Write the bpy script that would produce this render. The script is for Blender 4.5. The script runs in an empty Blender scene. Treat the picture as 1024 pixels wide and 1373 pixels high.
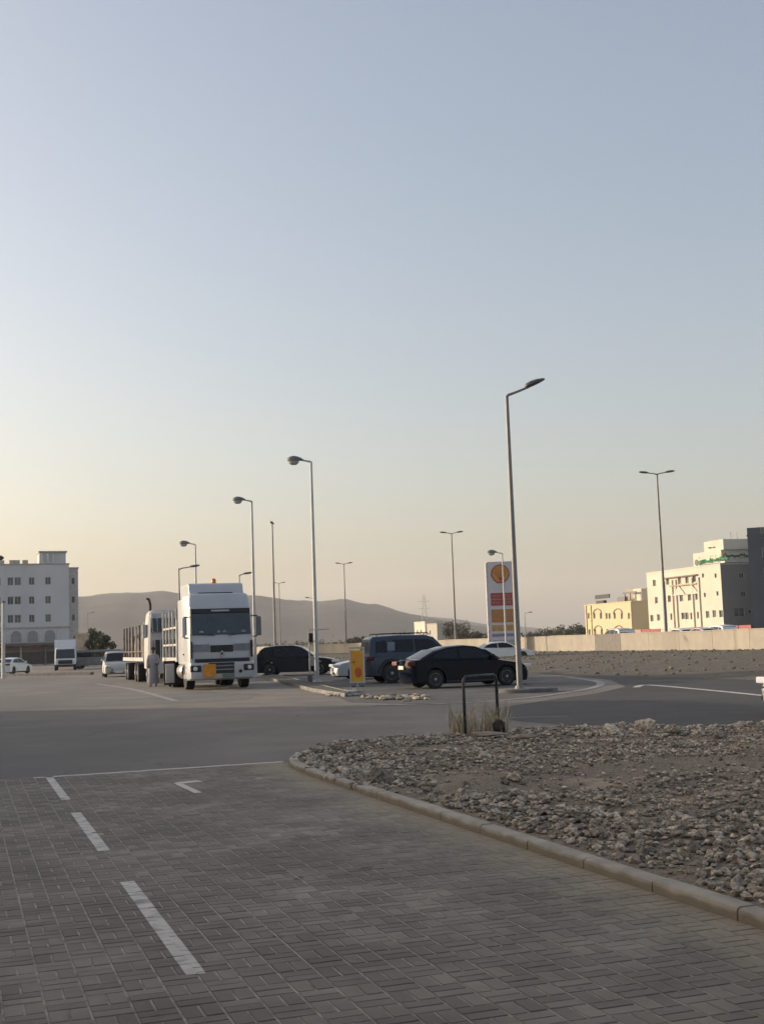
import bpy, math, random
from math import sin, cos, pi, radians, atan2, hypot, sqrt
from mathutils import Vector, Matrix, noise
random.seed(7)
sc = bpy.context.scene
# ------------------------------------------------------------------ camera
FPX, CAMH, PITCH, ROLL = 1650.0, 1.65, math.atan(176/1650.0), 0.034
Fv = Vector((0, cos(PITCH), sin(PITCH))); U0 = Vector((0, -sin(PITCH), cos(PITCH))); R0 = Vector((1, 0, 0))
Rv = R0*cos(ROLL)-U0*sin(ROLL); Uv = U0*cos(ROLL)+R0*sin(ROLL)
cd = bpy.data.cameras.new('camera'); cam = bpy.data.objects.new('camera', cd); sc.collection.objects.link(cam)
m3 = Matrix((Rv, Uv, -Fv)).transposed()
cam.matrix_world = Matrix.Translation((0, 0, CAMH)) @ m3.to_4x4()
cd.sensor_fit = 'VERTICAL'; cd.sensor_height = 36.0; cd.lens = FPX/1373.0*36.0
cd.clip_start = 0.05; cd.clip_end = 20000
sc.camera = cam
# ------------------------------------------------------------------ light
SUN_AZ, SUN_EL = radians(-70), radians(10.5)      # azimuth from +Y towards +X
w = bpy.data.worlds.new('World'); sc.world = w; w.use_nodes = True
nt = w.node_tree; bg = nt.nodes['Background']
sky = nt.nodes.new('ShaderNodeTexSky'); sky.sky_type = 'NISHITA'; sky.sun_disc = False
sky.sun_elevation = SUN_EL; sky.sun_rotation = SUN_AZ
sky.altitude = 50; sky.air_density = 1.0; sky.dust_density = 4.0; sky.ozone_density = 1.2
vs = nt.nodes.new('ShaderNodeVectorMath'); vs.operation = 'MULTIPLY_ADD'       # thin uniform veil of dust over the clear sky
vs.inputs[1].default_value = (.86, .84, .85); vs.inputs[2].default_value = (.49, .455, .46)
nt.links.new(sky.outputs[0], vs.inputs[0]); nt.links.new(vs.outputs[0], bg.inputs[0]); bg.inputs[1].default_value = 0.12
sd = bpy.data.lights.new('sun', 'SUN'); sd.energy = 2.1; sd.angle = radians(0.6); sd.color = (1.0, 0.87, 0.72)
so = bpy.data.objects.new('sun', sd); sc.collection.objects.link(so)
so.rotation_euler = Vector((-sin(SUN_AZ)*cos(SUN_EL), -cos(SUN_AZ)*cos(SUN_EL), -sin(SUN_EL))).to_track_quat('-Z', 'Y').to_euler()
sc.view_settings.view_transform = 'Standard'; sc.view_settings.look = 'None'
sc.view_settings.exposure = 1.08; sc.view_settings.gamma = 1.0; sc.view_settings.use_curve_mapping = False
sc.cycles.volume_bounces = 1
HAZE_DENSITY = 0.00013
# ------------------------------------------------------------------ helpers
col = sc.collection
CAM = Vector((0, 0, CAMH))
def ray(x, y): return Fv + Rv*((x-512)/FPX) - Uv*((y-686.5)/FPX)
def G(x, y, z=0.0):                       # a point of the ground
    d = ray(x, y); p = CAM + d*((z-CAMH)/d.z); return (p.x, p.y)
def at(x, y, Y):
    d = ray(x, y); return CAM + d*(Y/d.y)
def along(C, d, px):                      # how far along direction d from C the picture column px lies (at eye height)
    k = (px-512)/FPX/cos(0.0); return (k*C[1]-C[0])/(d[0]-k*d[1])

MATS = {}
def mat(name, c, rough=0.7, metal=0.0, var=0.12, scale=3.0, bump=0.0, bscale=60.0, c2=None, coat=0.0, spec=0.5, rnd=0.0, detail=6):
    if name in MATS: return MATS[name]
    m = bpy.data.materials.new(name); m.use_nodes = True; n = m.node_tree; L = n.links.new
    b = n.nodes['Principled BSDF']; b.inputs['Roughness'].default_value = rough; b.inputs['Metallic'].default_value = metal
    b.inputs['Coat Weight'].default_value = coat; b.inputs['Coat Roughness'].default_value = 0.06
    b.inputs['Specular IOR Level'].default_value = spec
    tc = n.nodes.new('ShaderNodeNewGeometry')
    no = n.nodes.new('ShaderNodeTexNoise'); no.inputs['Scale'].default_value = scale; no.inputs['Detail'].default_value = detail
    L(tc.outputs['Position'], no.inputs['Vector'])
    r = n.nodes.new('ShaderNodeValToRGB')
    d = c2 if c2 else tuple(v*(1-var*2) for v in c)
    l = c if c2 else tuple(min(1, v*(1+var)) for v in c)
    r.color_ramp.elements[0].color = (*d, 1); r.color_ramp.elements[1].color = (*l, 1)
    r.color_ramp.elements[0].position = .3; r.color_ramp.elements[1].position = .7
    L(no.outputs['Fac'], r.inputs[0]); out = r.outputs[0]
    if rnd > 0:
        oi = n.nodes.new('ShaderNodeObjectInfo'); aa = n.nodes.new('ShaderNodeAttribute'); aa.attribute_name = 'tint'
        ad = n.nodes.new('ShaderNodeMath'); ad.operation = 'ADD'; L(oi.outputs['Random'], ad.inputs[0]); L(aa.outputs['Fac'], ad.inputs[1])
        fr = n.nodes.new('ShaderNodeMath'); fr.operation = 'FRACT'; L(ad.outputs[0], fr.inputs[0])
        mr = n.nodes.new('ShaderNodeMapRange'); mr.inputs['To Min'].default_value = 1-rnd; mr.inputs['To Max'].default_value = 1+rnd
        L(fr.outputs[0], mr.inputs[0])
        vm = n.nodes.new('ShaderNodeVectorMath'); vm.operation = 'SCALE'; L(out, vm.inputs[0]); L(mr.outputs[0], vm.inputs['Scale']); out = vm.outputs[0]
    L(out, b.inputs['Base Color'])
    m['col_out'] = 1
    if bump > 0:
        n2 = n.nodes.new('ShaderNodeTexNoise'); n2.inputs['Scale'].default_value = bscale; n2.inputs['Detail'].default_value = 4
        L(tc.outputs['Position'], n2.inputs['Vector'])
        bp = n.nodes.new('ShaderNodeBump'); bp.inputs['Strength'].default_value = bump; bp.inputs['Distance'].default_value = 0.02
        L(n2.outputs['Fac'], bp.inputs['Height']); L(bp.outputs[0], b.inputs['Normal'])
    MATS[name] = m; return m
def overlay(m, c, scale, lo, hi, strength=1.0, stretch=None, rot=0):   # stains: a second noise mixed over the colour
    n = m.node_tree; L = n.links.new; b = n.nodes['Principled BSDF']; src = b.inputs['Base Color'].links[0].from_socket
    g = n.nodes.new('ShaderNodeNewGeometry'); mp = n.nodes.new('ShaderNodeMapping'); L(g.outputs['Position'], mp.inputs[0])
    if stretch: mp.inputs['Scale'].default_value = stretch
    mp.inputs['Rotation'].default_value = (0, 0, rot)
    no = n.nodes.new('ShaderNodeTexNoise'); no.inputs['Scale'].default_value = scale; no.inputs['Detail'].default_value = 5; L(mp.outputs[0], no.inputs['Vector'])
    mr = n.nodes.new('ShaderNodeMapRange'); mr.inputs[1].default_value = lo; mr.inputs[2].default_value = hi; mr.inputs[4].default_value = strength
    L(no.outputs['Fac'], mr.inputs[0])
    mx = n.nodes.new('ShaderNodeMix'); mx.data_type = 'RGBA'; L(mr.outputs[0], mx.inputs[0]); L(src, mx.inputs[6]); mx.inputs[7].default_value = (*c, 1)
    L(mx.outputs[2], b.inputs['Base Color']); return m

class MB:
    def __init__(s): s.v = []; s.f = []; s.m = []; s.t = []; s.tint = 0.0; s.mi = 0
    def face(s, idx): s.f.append(tuple(idx)); s.m.append(s.mi); s.t.append(s.tint)
    def poly(s, pts):
        k = len(s.v); s.v += [tuple(p) for p in pts]; s.face(range(k, k+len(pts)))
    def hexa(s, p):                       # p: 4 bottom (ccw from above), 4 top
        k = len(s.v); s.v += [tuple(q) for q in p]
        for q in ((3, 2, 1, 0), (4, 5, 6, 7), (0, 1, 5, 4), (1, 2, 6, 5), (2, 3, 7, 6), (3, 0, 4, 7)): s.face([k+i for i in q])
    def box(s, x0, x1, y0, y1, z0, z1, tx=0, ty=0):   # tx, ty: top inset
        s.hexa([(x0, y0, z0), (x1, y0, z0), (x1, y1, z0), (x0, y1, z0), (x0+tx, y0+ty, z1), (x1-tx, y0+ty, z1), (x1-tx, y1-ty, z1), (x0+tx, y1-ty, z1)])
    def cbox(s, c, d, rz=0.0, M=None):
        x, y, z = d[0]/2, d[1]/2, d[2]/2; cc, ss = cos(rz), sin(rz); P = []
        for zz in (-z, z):
            for (a, b) in ((-x, -y), (x, -y), (x, y), (-x, y)):
                q = Vector((a*cc-b*ss, a*ss+b*cc, zz))
                if M: q = M @ q
                P.append((c[0]+q[0], c[1]+q[1], c[2]+q[2]))
        s.hexa(P)
    def loft(s, rings, cap=True, closed=True):
        k = len(s.v); n = len(rings[0])
        for r in rings: s.v += [tuple(p) for p in r]
        for i in range(len(rings)-1):
            for j in range(n if closed else n-1):
                a = k+i*n+j; b = k+i*n+(j+1) % n; s.face((a, b, b+n, a+n))
        if cap: s.face([k+j for j in reversed(range(n))]); s.face([k+(len(rings)-1)*n+j for j in range(n)])
    def tube(s, path, rad, n=8, cap=True):
        path = [Vector(p) for p in path]; rad = rad if isinstance(rad, (list, tuple)) else [rad]*len(path); rings = []; ref = None
        for i, p in enumerate(path):
            d = (path[min(i+1, len(path)-1)]-path[max(i-1, 0)]).normalized()
            if ref is None: ref = Vector((0, 0, 1)) if abs(d.z) < .9 else Vector((1, 0, 0))
            a = d.cross(ref).normalized(); b = d.cross(a).normalized(); ref = -b.cross(d).cross(d) if False else ref
            rings.append([p+(a*cos(2*pi*j/n)+b*sin(2*pi*j/n))*rad[i] for j in range(n)])
        s.loft(rings, cap)
    def lathe(s, prof, c=(0, 0, 0), axis='z', n=16, sc_=(1, 1, 1), cap=True):
        rings = []
        for r, h in prof:
            ring = []
            for j in range(n):
                a = 2*pi*j/n
                q = {'z': (r*cos(a), r*sin(a), h), 'y': (r*cos(a), h, -r*sin(a)), 'x': (h, r*cos(a), r*sin(a))}[axis]
                ring.append((c[0]+q[0]*sc_[0], c[1]+q[1]*sc_[1], c[2]+q[2]*sc_[2]))
            rings.append(ring)
        s.loft(rings, cap)
    def prism(s, pts, y0, y1):            # side outline (x, z) extruded along y
        n = len(pts); k = len(s.v); s.v += [(x, y0, z) for x, z in pts]+[(x, y1, z) for x, z in pts]
        s.face(range(k, k+n)); s.face(reversed(range(k+n, k+2*n)))
        for i in range(n): a = k+i; b = k+(i+1) % n; s.face((b, a, a+n, b+n))
    def stone(s, c, d, seed, rz):
        rr = random.Random(seed); k = len(s.v); g = (1+5**.5)/2
        V = [(-1, g, 0), (1, g, 0), (-1, -g, 0), (1, -g, 0), (0, -1, g), (0, 1, g), (0, -1, -g), (0, 1, -g), (g, 0, -1), (g, 0, 1), (-g, 0, -1), (-g, 0, 1)]
        for q in V:
            q = [a/1.9*rr.uniform(.62, 1.2) for a in q]; x, y = q[0]*d[0]/2, q[1]*d[1]/2
            s.v.append((c[0]+x*cos(rz)-y*sin(rz), c[1]+x*sin(rz)+y*cos(rz), c[2]+q[2]*d[2]/2+q[0]*d[2]*rr.uniform(-.2, .2)))
        for q in ((0, 11, 5), (0, 5, 1), (0, 1, 7), (0, 7, 10), (0, 10, 11), (1, 5, 9), (5, 11, 4), (11, 10, 2), (10, 7, 6), (7, 1, 8), (3, 9, 4), (3, 4, 2), (3, 2, 6), (3, 6, 8), (3, 8, 9), (4, 9, 5), (2, 4, 11), (6, 2, 10), (8, 6, 7), (9, 8, 1)):
            s.face([k+i for i in q])
    def mesh(s, name, mats, smooth=None, tint=False):
        me = bpy.data.meshes.new(name); me.from_pydata(s.v, [], s.f)
        for m_ in (mats if isinstance(mats, (list, tuple)) else [mats]): me.materials.append(m_)
        me.polygons.foreach_set('material_index', s.m)
        if tint:
            a = me.attributes.new('tint', 'FLOAT', 'FACE'); a.data.foreach_set('value', s.t)
        if smooth is not None:
            me.polygons.foreach_set('use_smooth', [True]*len(me.polygons)); me.update(); me.set_sharp_from_angle(angle=radians(smooth))
        me.update(); return me
    def build(s, name, mats, parent=None, smooth=None, tint=False, bevel=0, **kw):
        o = bpy.data.objects.new(name, s.mesh(name, mats, smooth, tint)); col.objects.link(o)
        if parent: o.parent = parent
        if bevel:
            b = o.modifiers.new('bevel', 'BEVEL'); b.width = bevel; b.segments = 2; b.limit_method = 'ANGLE'; b.angle_limit = radians(40)
        for k, v in kw.items(): o[k] = v
        return o
def thing(name, label, cat, loc=(0, 0, 0), rz=0.0, group=None):
    o = bpy.data.objects.new(name, None); col.objects.link(o); o.location = loc; o.rotation_euler = (0, 0, rz)
    o['label'] = label; o['category'] = cat
    if group: o['group'] = group
    return o
def one(mb, name, mats, label, cat, group=None, **kw):
    o = mb.build(name, mats, None, **kw); o['label'] = label; o['category'] = cat
    if group: o['group'] = group
    return o
def inst(me, name, parent=None, loc=(0, 0, 0), rz=0.0):
    o = bpy.data.objects.new(name, me); col.objects.link(o); o.parent = parent; o.location = loc; o.rotation_euler = (0, 0, rz); return o
def box(name, x0, x1, y0, y1, z0, z1, m, parent, bevel=0, **kw):
    b = MB(); b.box(x0, x1, y0, y1, z0, z1); return b.build(name, m, parent, bevel=bevel, **kw)
def sheet(name, pts, z, m, kind='structure', parent=None):
    b = MB(); b.poly([(p[0], p[1], z) for p in pts]); o = b.build(name, m, parent)
    if kind and not parent: o['kind'] = kind
    return o
def smooth_line(pts, k=6):
    out = []
    for i in range(len(pts)-1):
        p0, p1, p2, p3 = pts[max(i-1, 0)], pts[i], pts[i+1], pts[min(i+2, len(pts)-1)]
        for j in range(k):
            t = j/k; out.append(tuple(.5*((2*p1[a])+(-p0[a]+p2[a])*t+(2*p0[a]-5*p1[a]+4*p2[a]-p3[a])*t*t+(-p0[a]+3*p1[a]-3*p2[a]+p3[a])*t**3) for a in (0, 1)))
    out.append(tuple(pts[-1])); return out
def strip(pts, wd):                       # closed outline of a band along a line
    L_, R_ = [], []
    for i, p in enumerate(pts):
        a = pts[max(i-1, 0)]; b = pts[min(i+1, len(pts)-1)]; dx, dy = b[0]-a[0], b[1]-a[1]; l = hypot(dx, dy)
        L_.append((p[0]-dy/l*wd/2, p[1]+dx/l*wd/2)); R_.append((p[0]+dy/l*wd/2, p[1]-dx/l*wd/2))
    return L_, R_
def band(name, pts, wd, z, m, kind='structure', label=None, cat=None):
    L_, R_ = strip(pts, wd); b = MB()
    for i in range(len(pts)-1): b.poly([(*R_[i], z), (*R_[i+1], z), (*L_[i+1], z), (*L_[i], z)])
    o = b.build(name, m)
    if kind: o['kind'] = kind
    return o
# frame of the car park: u across, v away from the viewer
TH = radians(19.0); UX, UY = cos(TH), sin(TH); VX, VY = -sin(TH), cos(TH)
def W2(u, v): return (u*UX+v*VX, u*UY+v*VY)
def toUV(x, y): return (x*UX+y*UY, x*VX+y*VY)
def fbm(x, y, s): return noise.fractal(Vector((x*s, y*s, 3.1)), 1.0, 2.0, 4)
# ------------------------------------------------------------------ materials
M_sand = overlay(mat('sandy_ground', (.33, .27, .20), .95, var=.15, scale=.05, bump=.4, bscale=3), (.24, .20, .15), .4, .45, .65)
M_asph = overlay(mat('asphalt', (.235, .202, .168), .88, var=.10, scale=.6, bump=.5, bscale=180), (.145, .130, .113), .12, .42, .66, .8, (1, .35, 1), TH)
overlay(M_asph, (.30, .265, .225), .5, .60, .78, .5, (1, .3, 1), TH)
overlay(M_asph, (.28, .26, .24), 60, .62, .72, .6)
M_dark = overlay(mat('new_asphalt', (.066, .060, .054), .8, var=.10, scale=.8, bump=.4, bscale=160), (.095, .089, .082), .10, .52, .68, .6, (1, .3, 1), -.2)
M_conc_apron = overlay(mat('worn_apron', (.20, .186, .166), .9, var=.12, scale=.5, bump=.3, bscale=90), (.13, .122, .112), .16, .45, .62, .8, (1, .3, 1), .1)
M_lot = overlay(mat('lot_asphalt', (.12, .112, .103), .9, var=.15, scale=.7, bump=.4, bscale=120), (.19, .175, .155), .25, .52, .7, .8, (1, .4, 1), -.1)
M_joint = mat('joint_sand', (.40, .35, .28), .95, var=.25, scale=9)
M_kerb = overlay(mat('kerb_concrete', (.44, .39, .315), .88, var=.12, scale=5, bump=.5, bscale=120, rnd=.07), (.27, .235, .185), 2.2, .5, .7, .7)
M_kerbdark = mat('dark_kerb', (.17, .16, .15), .9, var=.2, scale=3, bump=.4)
M_paint = overlay(mat('road_paint', (.64, .58, .50), .75, var=.08, scale=8), (.24, .22, .20), 5, .56, .74, .8)
M_wpaint = overlay(mat('worn_paint', (.36, .34, .31), .8, var=.1, scale=8), (.17, .16, .15), 4, .45, .65, .85)
M_rock = mat('grey_rock', (.60, .50, .38), .9, scale=26, c2=(.12, .097, .072), bump=.6, bscale=90, rnd=.6)
M_gravel = overlay(mat('gravel_ground', (.32, .25, .175), .95, scale=30, c2=(.11, .085, .06), bump=1.0, bscale=45), (.42, .325, .22), 1.1, .55, .70, .75)
M_dirt = overlay(mat('verge_dirt', (.155, .13, .095), .95, scale=5, c2=(.07, .062, .042), bump=.8, bscale=12), (.22, .185, .13), .8, .55, .75, .6)
M_wall = overlay(mat('wall_concrete', (.38, .34, .275), .88, var=.05, scale=1.5, bump=.2, bscale=20, rnd=.05), (.27, .235, .19), .35, .5, .75, .7, (1, 1, .2))
M_pole = mat('galvanised_pole', (.25, .24, .23), .55, .3, var=.1, scale=2)
M_pole_l = mat('white_pole', (.52, .51, .49), .55, .1, var=.08, scale=2)
M_lamp_dark = mat('lamp_housing', (.085, .09, .09), .5, .2, var=.1)
M_lamp_grey = mat('lamp_shell', (.17, .17, .16), .55, .2, var=.1)
M_glassbowl = mat('lamp_bowl', (.42, .43, .42), .25, 0, var=.05)
M_white = overlay(mat('white_truck_paint', (.50, .51, .52), .38, coat=.3, var=.03, scale=1.2), (.40, .385, .36), 1.5, .5, .8, .6)
M_white2 = overlay(mat('dusty_white_paint', (.46, .445, .42), .55, var=.06, scale=2), (.27, .245, .215), 1.8, .5, .75, .7)
M_whitec = mat('white_car_paint', (.72, .72, .70), .3, coat=.6, var=.02)
M_silver = mat('silver_car_paint', (.50, .51, .52), .32, .35, coat=.6, var=.02)
M_black = mat('black_car_paint', (.004, .006, .014), .07, spec=.14, var=.1)
M_blue = mat('blue_car_paint', (.036, .052, .080), .2, .15, spec=.35, coat=.1, var=.06)
M_navy = mat('dark_car_paint', (.012, .015, .021), .14, spec=.16, var=.1)
M_tint = mat('tinted_glass', (.006, .008, .011), .06, spec=.3, var=.1)
M_wind = mat('windscreen_glass', (.018, .030, .034), .08, spec=.7, var=.2, scale=2)
M_trim = mat('black_trim', (.020, .020, .021), .6, var=.2)
M_tyre = mat('tyre_rubber', (.020, .019, .018), .85, var=.2)
M_rim = mat('alloy_rim', (.46, .46, .47), .4, .3, var=.1)
M_steel = mat('chassis_steel', (.055, .05, .045), .75, .2, var=.25)
M_red = mat('red_lens', (.10, .010, .010), .25, var=.1)
M_amber = mat('amber_lens', (.65, .17, .03), .3, var=.1)
M_lens = mat('clear_lens', (.68, .68, .66), .12, spec=.8, var=.05)
M_plate = mat('number_plate', (.66, .62, .50), .5, var=.05)
M_shadowed = mat('dark_interior', (.012, .012, .012), .95, var=.1)

# ------------------------------------------------------------------ ground, roads
b = MB(); b.poly([(-6500, -3000, 0), (6500, -3000, 0), (6500, 7000, 0), (-6500, 7000, 0)]); b.build('ground', M_sand, kind='structure')
HV = Vector((-.296, .955, 0)).normalized(); HU = Vector((HV.y, -HV.x, 0)); W0 = Vector((18.4, 97.5, 0))     # wall line and highway direction
def H2(a, s): p = W0+HU*a+HV*s; return (p.x, p.y)
# asphalt yard and street up to the verge
NEAR = [G(1100, 910), G(1000, 906), G(860, 903), G(720, 900), G(640, 892)]
yard = [(-60, -40), (60, -40), (60, 5), (22, 36)] + NEAR + [G(560, 887.0), (-30, 175), (-75, 180), (-75, 60)]
sheet('asphalt_yard', yard, .004, M_asph)
pts = [G(1500, 985), G(1024, 989), G(920, 982), G(800, 976), G(700, 968), G(655, 962), G(672, 949), G(740, 938), G(800, 930), G(838, 921), G(818, 912), G(770, 907), G(720, 903.5), G(860, 906), G(1000, 909), G(1100, 912.5), G(1500, 940)]
sheet('dark_road', pts, .008, M_dark)
sheet('worn_apron', [G(-60, 955), G(100, 948), G(250, 942), G(330, 938), G(350, 931), G(240, 926), G(150, 908), G(-60, 909)], .008, M_conc_apron)
sheet('parking_lot', [G(420, 923), G(470, 942), G(560, 944), G(660, 940), G(740, 933), G(790, 925), G(812, 917), G(790, 910), G(740, 906), G(640, 902), G(400, 898), G(350, 903)], .010, M_lot)
band('lot_edge_line', smooth_line([G(500, 946), G(600, 944), G(690, 938), G(760, 929), G(800, 921), G(800, 914), G(760, 908.5)]), .28, .014, M_wpaint)
band('road_edge_line', smooth_line([G(852, 922), G(868, 919), G(940, 925), G(1030, 934), G(1200, 952)]), .22, .014, M_paint)
band('faded_line', smooth_line([G(640, 966), G(700, 962.5), G(760, 961)]), .10, .014, M_wpaint)
band('apron_line', smooth_line([G(130, 917), G(180, 925), G(235, 940)]), .25, .014, M_wpaint)

def cracks(m, c, scale, width, amount):
    n = m.node_tree; L = n.links.new; b = n.nodes['Principled BSDF']; src = b.inputs['Base Color'].links[0].from_socket
    g = n.nodes.new('ShaderNodeNewGeometry'); no = n.nodes.new('ShaderNodeTexNoise'); no.inputs['Scale'].default_value = 1.3; no.inputs['Detail'].default_value = 6; L(g.outputs['Position'], no.inputs['Vector'])
    vm = n.nodes.new('ShaderNodeVectorMath'); vm.operation = 'MULTIPLY_ADD'; vm.inputs[1].default_value = (1.4, 1.4, 0); L(no.outputs['Color'], vm.inputs[0]); L(g.outputs['Position'], vm.inputs[2])
    vo = n.nodes.new('ShaderNodeTexVoronoi'); vo.feature = 'DISTANCE_TO_EDGE'; vo.inputs['Scale'].default_value = scale; L(vm.outputs[0], vo.inputs['Vector'])
    mr = n.nodes.new('ShaderNodeMapRange'); mr.inputs[1].default_value = 0; mr.inputs[2].default_value = width; mr.inputs[3].default_value = amount; mr.inputs[4].default_value = 0; L(vo.outputs['Distance'], mr.inputs[0])
    n2 = n.nodes.new('ShaderNodeTexNoise'); n2.inputs['Scale'].default_value = .22; L(g.outputs['Position'], n2.inputs['Vector'])
    m2 = n.nodes.new('ShaderNodeMapRange'); m2.inputs[1].default_value = .48; m2.inputs[2].default_value = .6; L(n2.outputs['Fac'], m2.inputs[0])
    mm = n.nodes.new('ShaderNodeMath'); mm.operation = 'MULTIPLY'; L(mr.outputs[0], mm.inputs[0]); L(m2.outputs[0], mm.inputs[1])
    mx = n.nodes.new('ShaderNodeMix'); mx.data_type = 'RGBA'; mx.inputs[7].default_value = (*c, 1); L(mm.outputs[0], mx.inputs[0]); L(src, mx.inputs[6]); L(mx.outputs[2], b.inputs['Base Color'])
cracks(M_asph, (.05, .045, .04), .28, .006, .8); cracks(M_dark, (.03, .028, .026), .3, .006, .6); cracks(M_conc_apron, (.07, .065, .06), .35, .008, .7)
overlay(M_asph, (.10, .09, .08), 2.2, .66, .74, .6); overlay(M_asph, (.30, .26, .215), 9, .60, .75, .35)
overlay(M_dark, (.11, .10, .09), 7, .6, .75, .35)
# verge between road and retaining wall: a low rubbly bank
b = MB(); N, K = 90, 7
for i in range(N+1):
    s = -110+i*2.6
    for j in range(K+1):
        t = j/K; a = -22.5 if s < 0 else -22.5+min(s, 70)*.17
        a = a if s < 70 else -10.6
        x, y = H2(a*(1-t)-.0*t, s); z = .02+.42*sin(min(1, t*1.25)*pi/2)+(fbm(x, y, .6)*.14 if 0 < j < K else 0)
        b.v.append((x, y, max(.012, z) if j else .012))
for i in range(N):
    for j in range(K): q = i*(K+1)+j; b.face((q, q+1, q+K+2, q+K+1)[::-1])
verge = b.build('verge', M_dirt, kind='structure', smooth=60)
b = MB(); rr = random.Random(3)
for i in range(2600):
    s = rr.uniform(-60, 75); t = rr.random()**.7; a = (-22.5 if s < 0 else -22.5+s*.17)
    x, y = H2(a*(1-t), s); z = .0+.42*sin(min(1, t*1.25)*pi/2); d = rr.uniform(.08, .30); b.tint = rr.random()
    b.stone((x, y, z+.02), (d, d*.8, d*.6), i % 40, rr.uniform(0, 6))
b.build('rubble', mat('verge_rock', (.24, .20, .145), .9, scale=10, c2=(.09, .078, .055), rnd=.35), verge, tint=True, kind='stuff')
M_grass = mat('dry_grass', (.26, .23, .12), .9, c2=(.12, .13, .06), scale=1.5)
M_straw = mat('straw_grass', (.52, .44, .30), .9, c2=(.34, .28, .18), scale=20)
def tufts(b, x, y, z, n, h, sp, rr):
    for _ in range(n):
        a = rr.uniform(0, 2*pi); r = rr.uniform(0, sp); bx, by = x+r*cos(a), y+r*sin(a); le = rr.uniform(.1, .6); a2 = rr.uniform(0, 2*pi); hh = h*rr.uniform(.5, 1.1); w_ = hh*.022+.003
        tx, ty = bx+cos(a2)*le*hh, by+sin(a2)*le*hh; nx, ny = -sin(a2+.7)*w_, cos(a2+.7)*w_
        mx, my = bx+(tx-bx)*.35, by+(ty-by)*.35
        b.poly([(bx-nx, by-ny, z), (bx+nx, by+ny, z), (mx+nx*.8, my+ny*.8, z+hh*.6), (mx-nx*.8, my-ny*.8, z+hh*.6)]); b.poly([(mx-nx*.8, my-ny*.8, z+hh*.6), (mx+nx*.8, my+ny*.8, z+hh*.6), (tx, ty, z+hh)])
b = MB()
for i in range(1100):
    s = rr.uniform(-45, 60); t = rr.uniform(.05, .75); a = (-22.5 if s < 0 else -22.5+s*.17)
    if fbm(*H2(a*(1-t), s), .12) < .0: continue
    x, y = H2(a*(1-t), s); tufts(b, x, y, .0+.38*sin(min(1, t*1.25)*pi/2), 8, rr.uniform(.07, .2), .3, rr)
b.build('verge_grass', M_grass, kind='stuff')

# raised highway terrace behind the wall
TZ = 0.55
sheet('terrace_ground', [H2(.4, -140), H2(700, -140), H2(700, 3500), H2(.4, 3500)], TZ, M_sand)
sheet('highway', [H2(3, -140), H2(27, -140), H2(27, 2500), H2(3, 2500)], TZ+.01, M_asph)
sheet('service_road', [H2(34, -140), H2(42, -140), H2(42, 1500), H2(34, 1500)], TZ+.01, M_asph)
wall = thing('retaining_wall', 'long pale concrete retaining wall along the highway behind the verge', 'wall')
PL = 4.4; pm = []
for k in range(3):
    q = MB(); q.box(0, PL-.03, 0, .3, -.3, 1.70+k*.012); q.box(-.0, PL-.03, -.035, .335, 1.705+k*.012, 1.79+k*.012); pm.append(q.mesh('panel', M_wall))
hang = atan2(HV.y, HV.x); pmg = pm[0].copy(); pmg.materials[0] = mat('grey_repair', (.22, .20, .175), .9, var=.1)
for i in range(-14, 75):
    x, y = H2(.3, i*PL); inst(pm[i % 3] if i else pmg, 'panel', wall, (x, y, 0), hang)
# guard rail on the wall side of the highway
gr = thing('guard_rail', 'low metal guard rail running along the highway above the wall', 'guard rail')
b = MB()
for i in range(-20, 90): x, y = H2(1.9, i*4); b.cbox((x, y, TZ+.33), (.1, .1, .66))
b.build('post', M_pole, gr, kind='stuff')
b = MB(); P = [(*H2(1.8, s), 0) for s in (-80, 360)]; d = HU*.04
b.hexa([(P[0][0], P[0][1], TZ+.42), (P[0][0]+d.x, P[0][1]+d.y, TZ+.42), (P[1][0]+d.x, P[1][1]+d.y, TZ+.42), (P[1][0], P[1][1], TZ+.42), (P[0][0], P[0][1], TZ+.7), (P[0][0]+d.x, P[0][1]+d.y, TZ+.7), (P[1][0]+d.x, P[1][1]+d.y, TZ+.7), (P[1][0], P[1][1], TZ+.7)])
b.build('rail', M_pole, gr)

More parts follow.
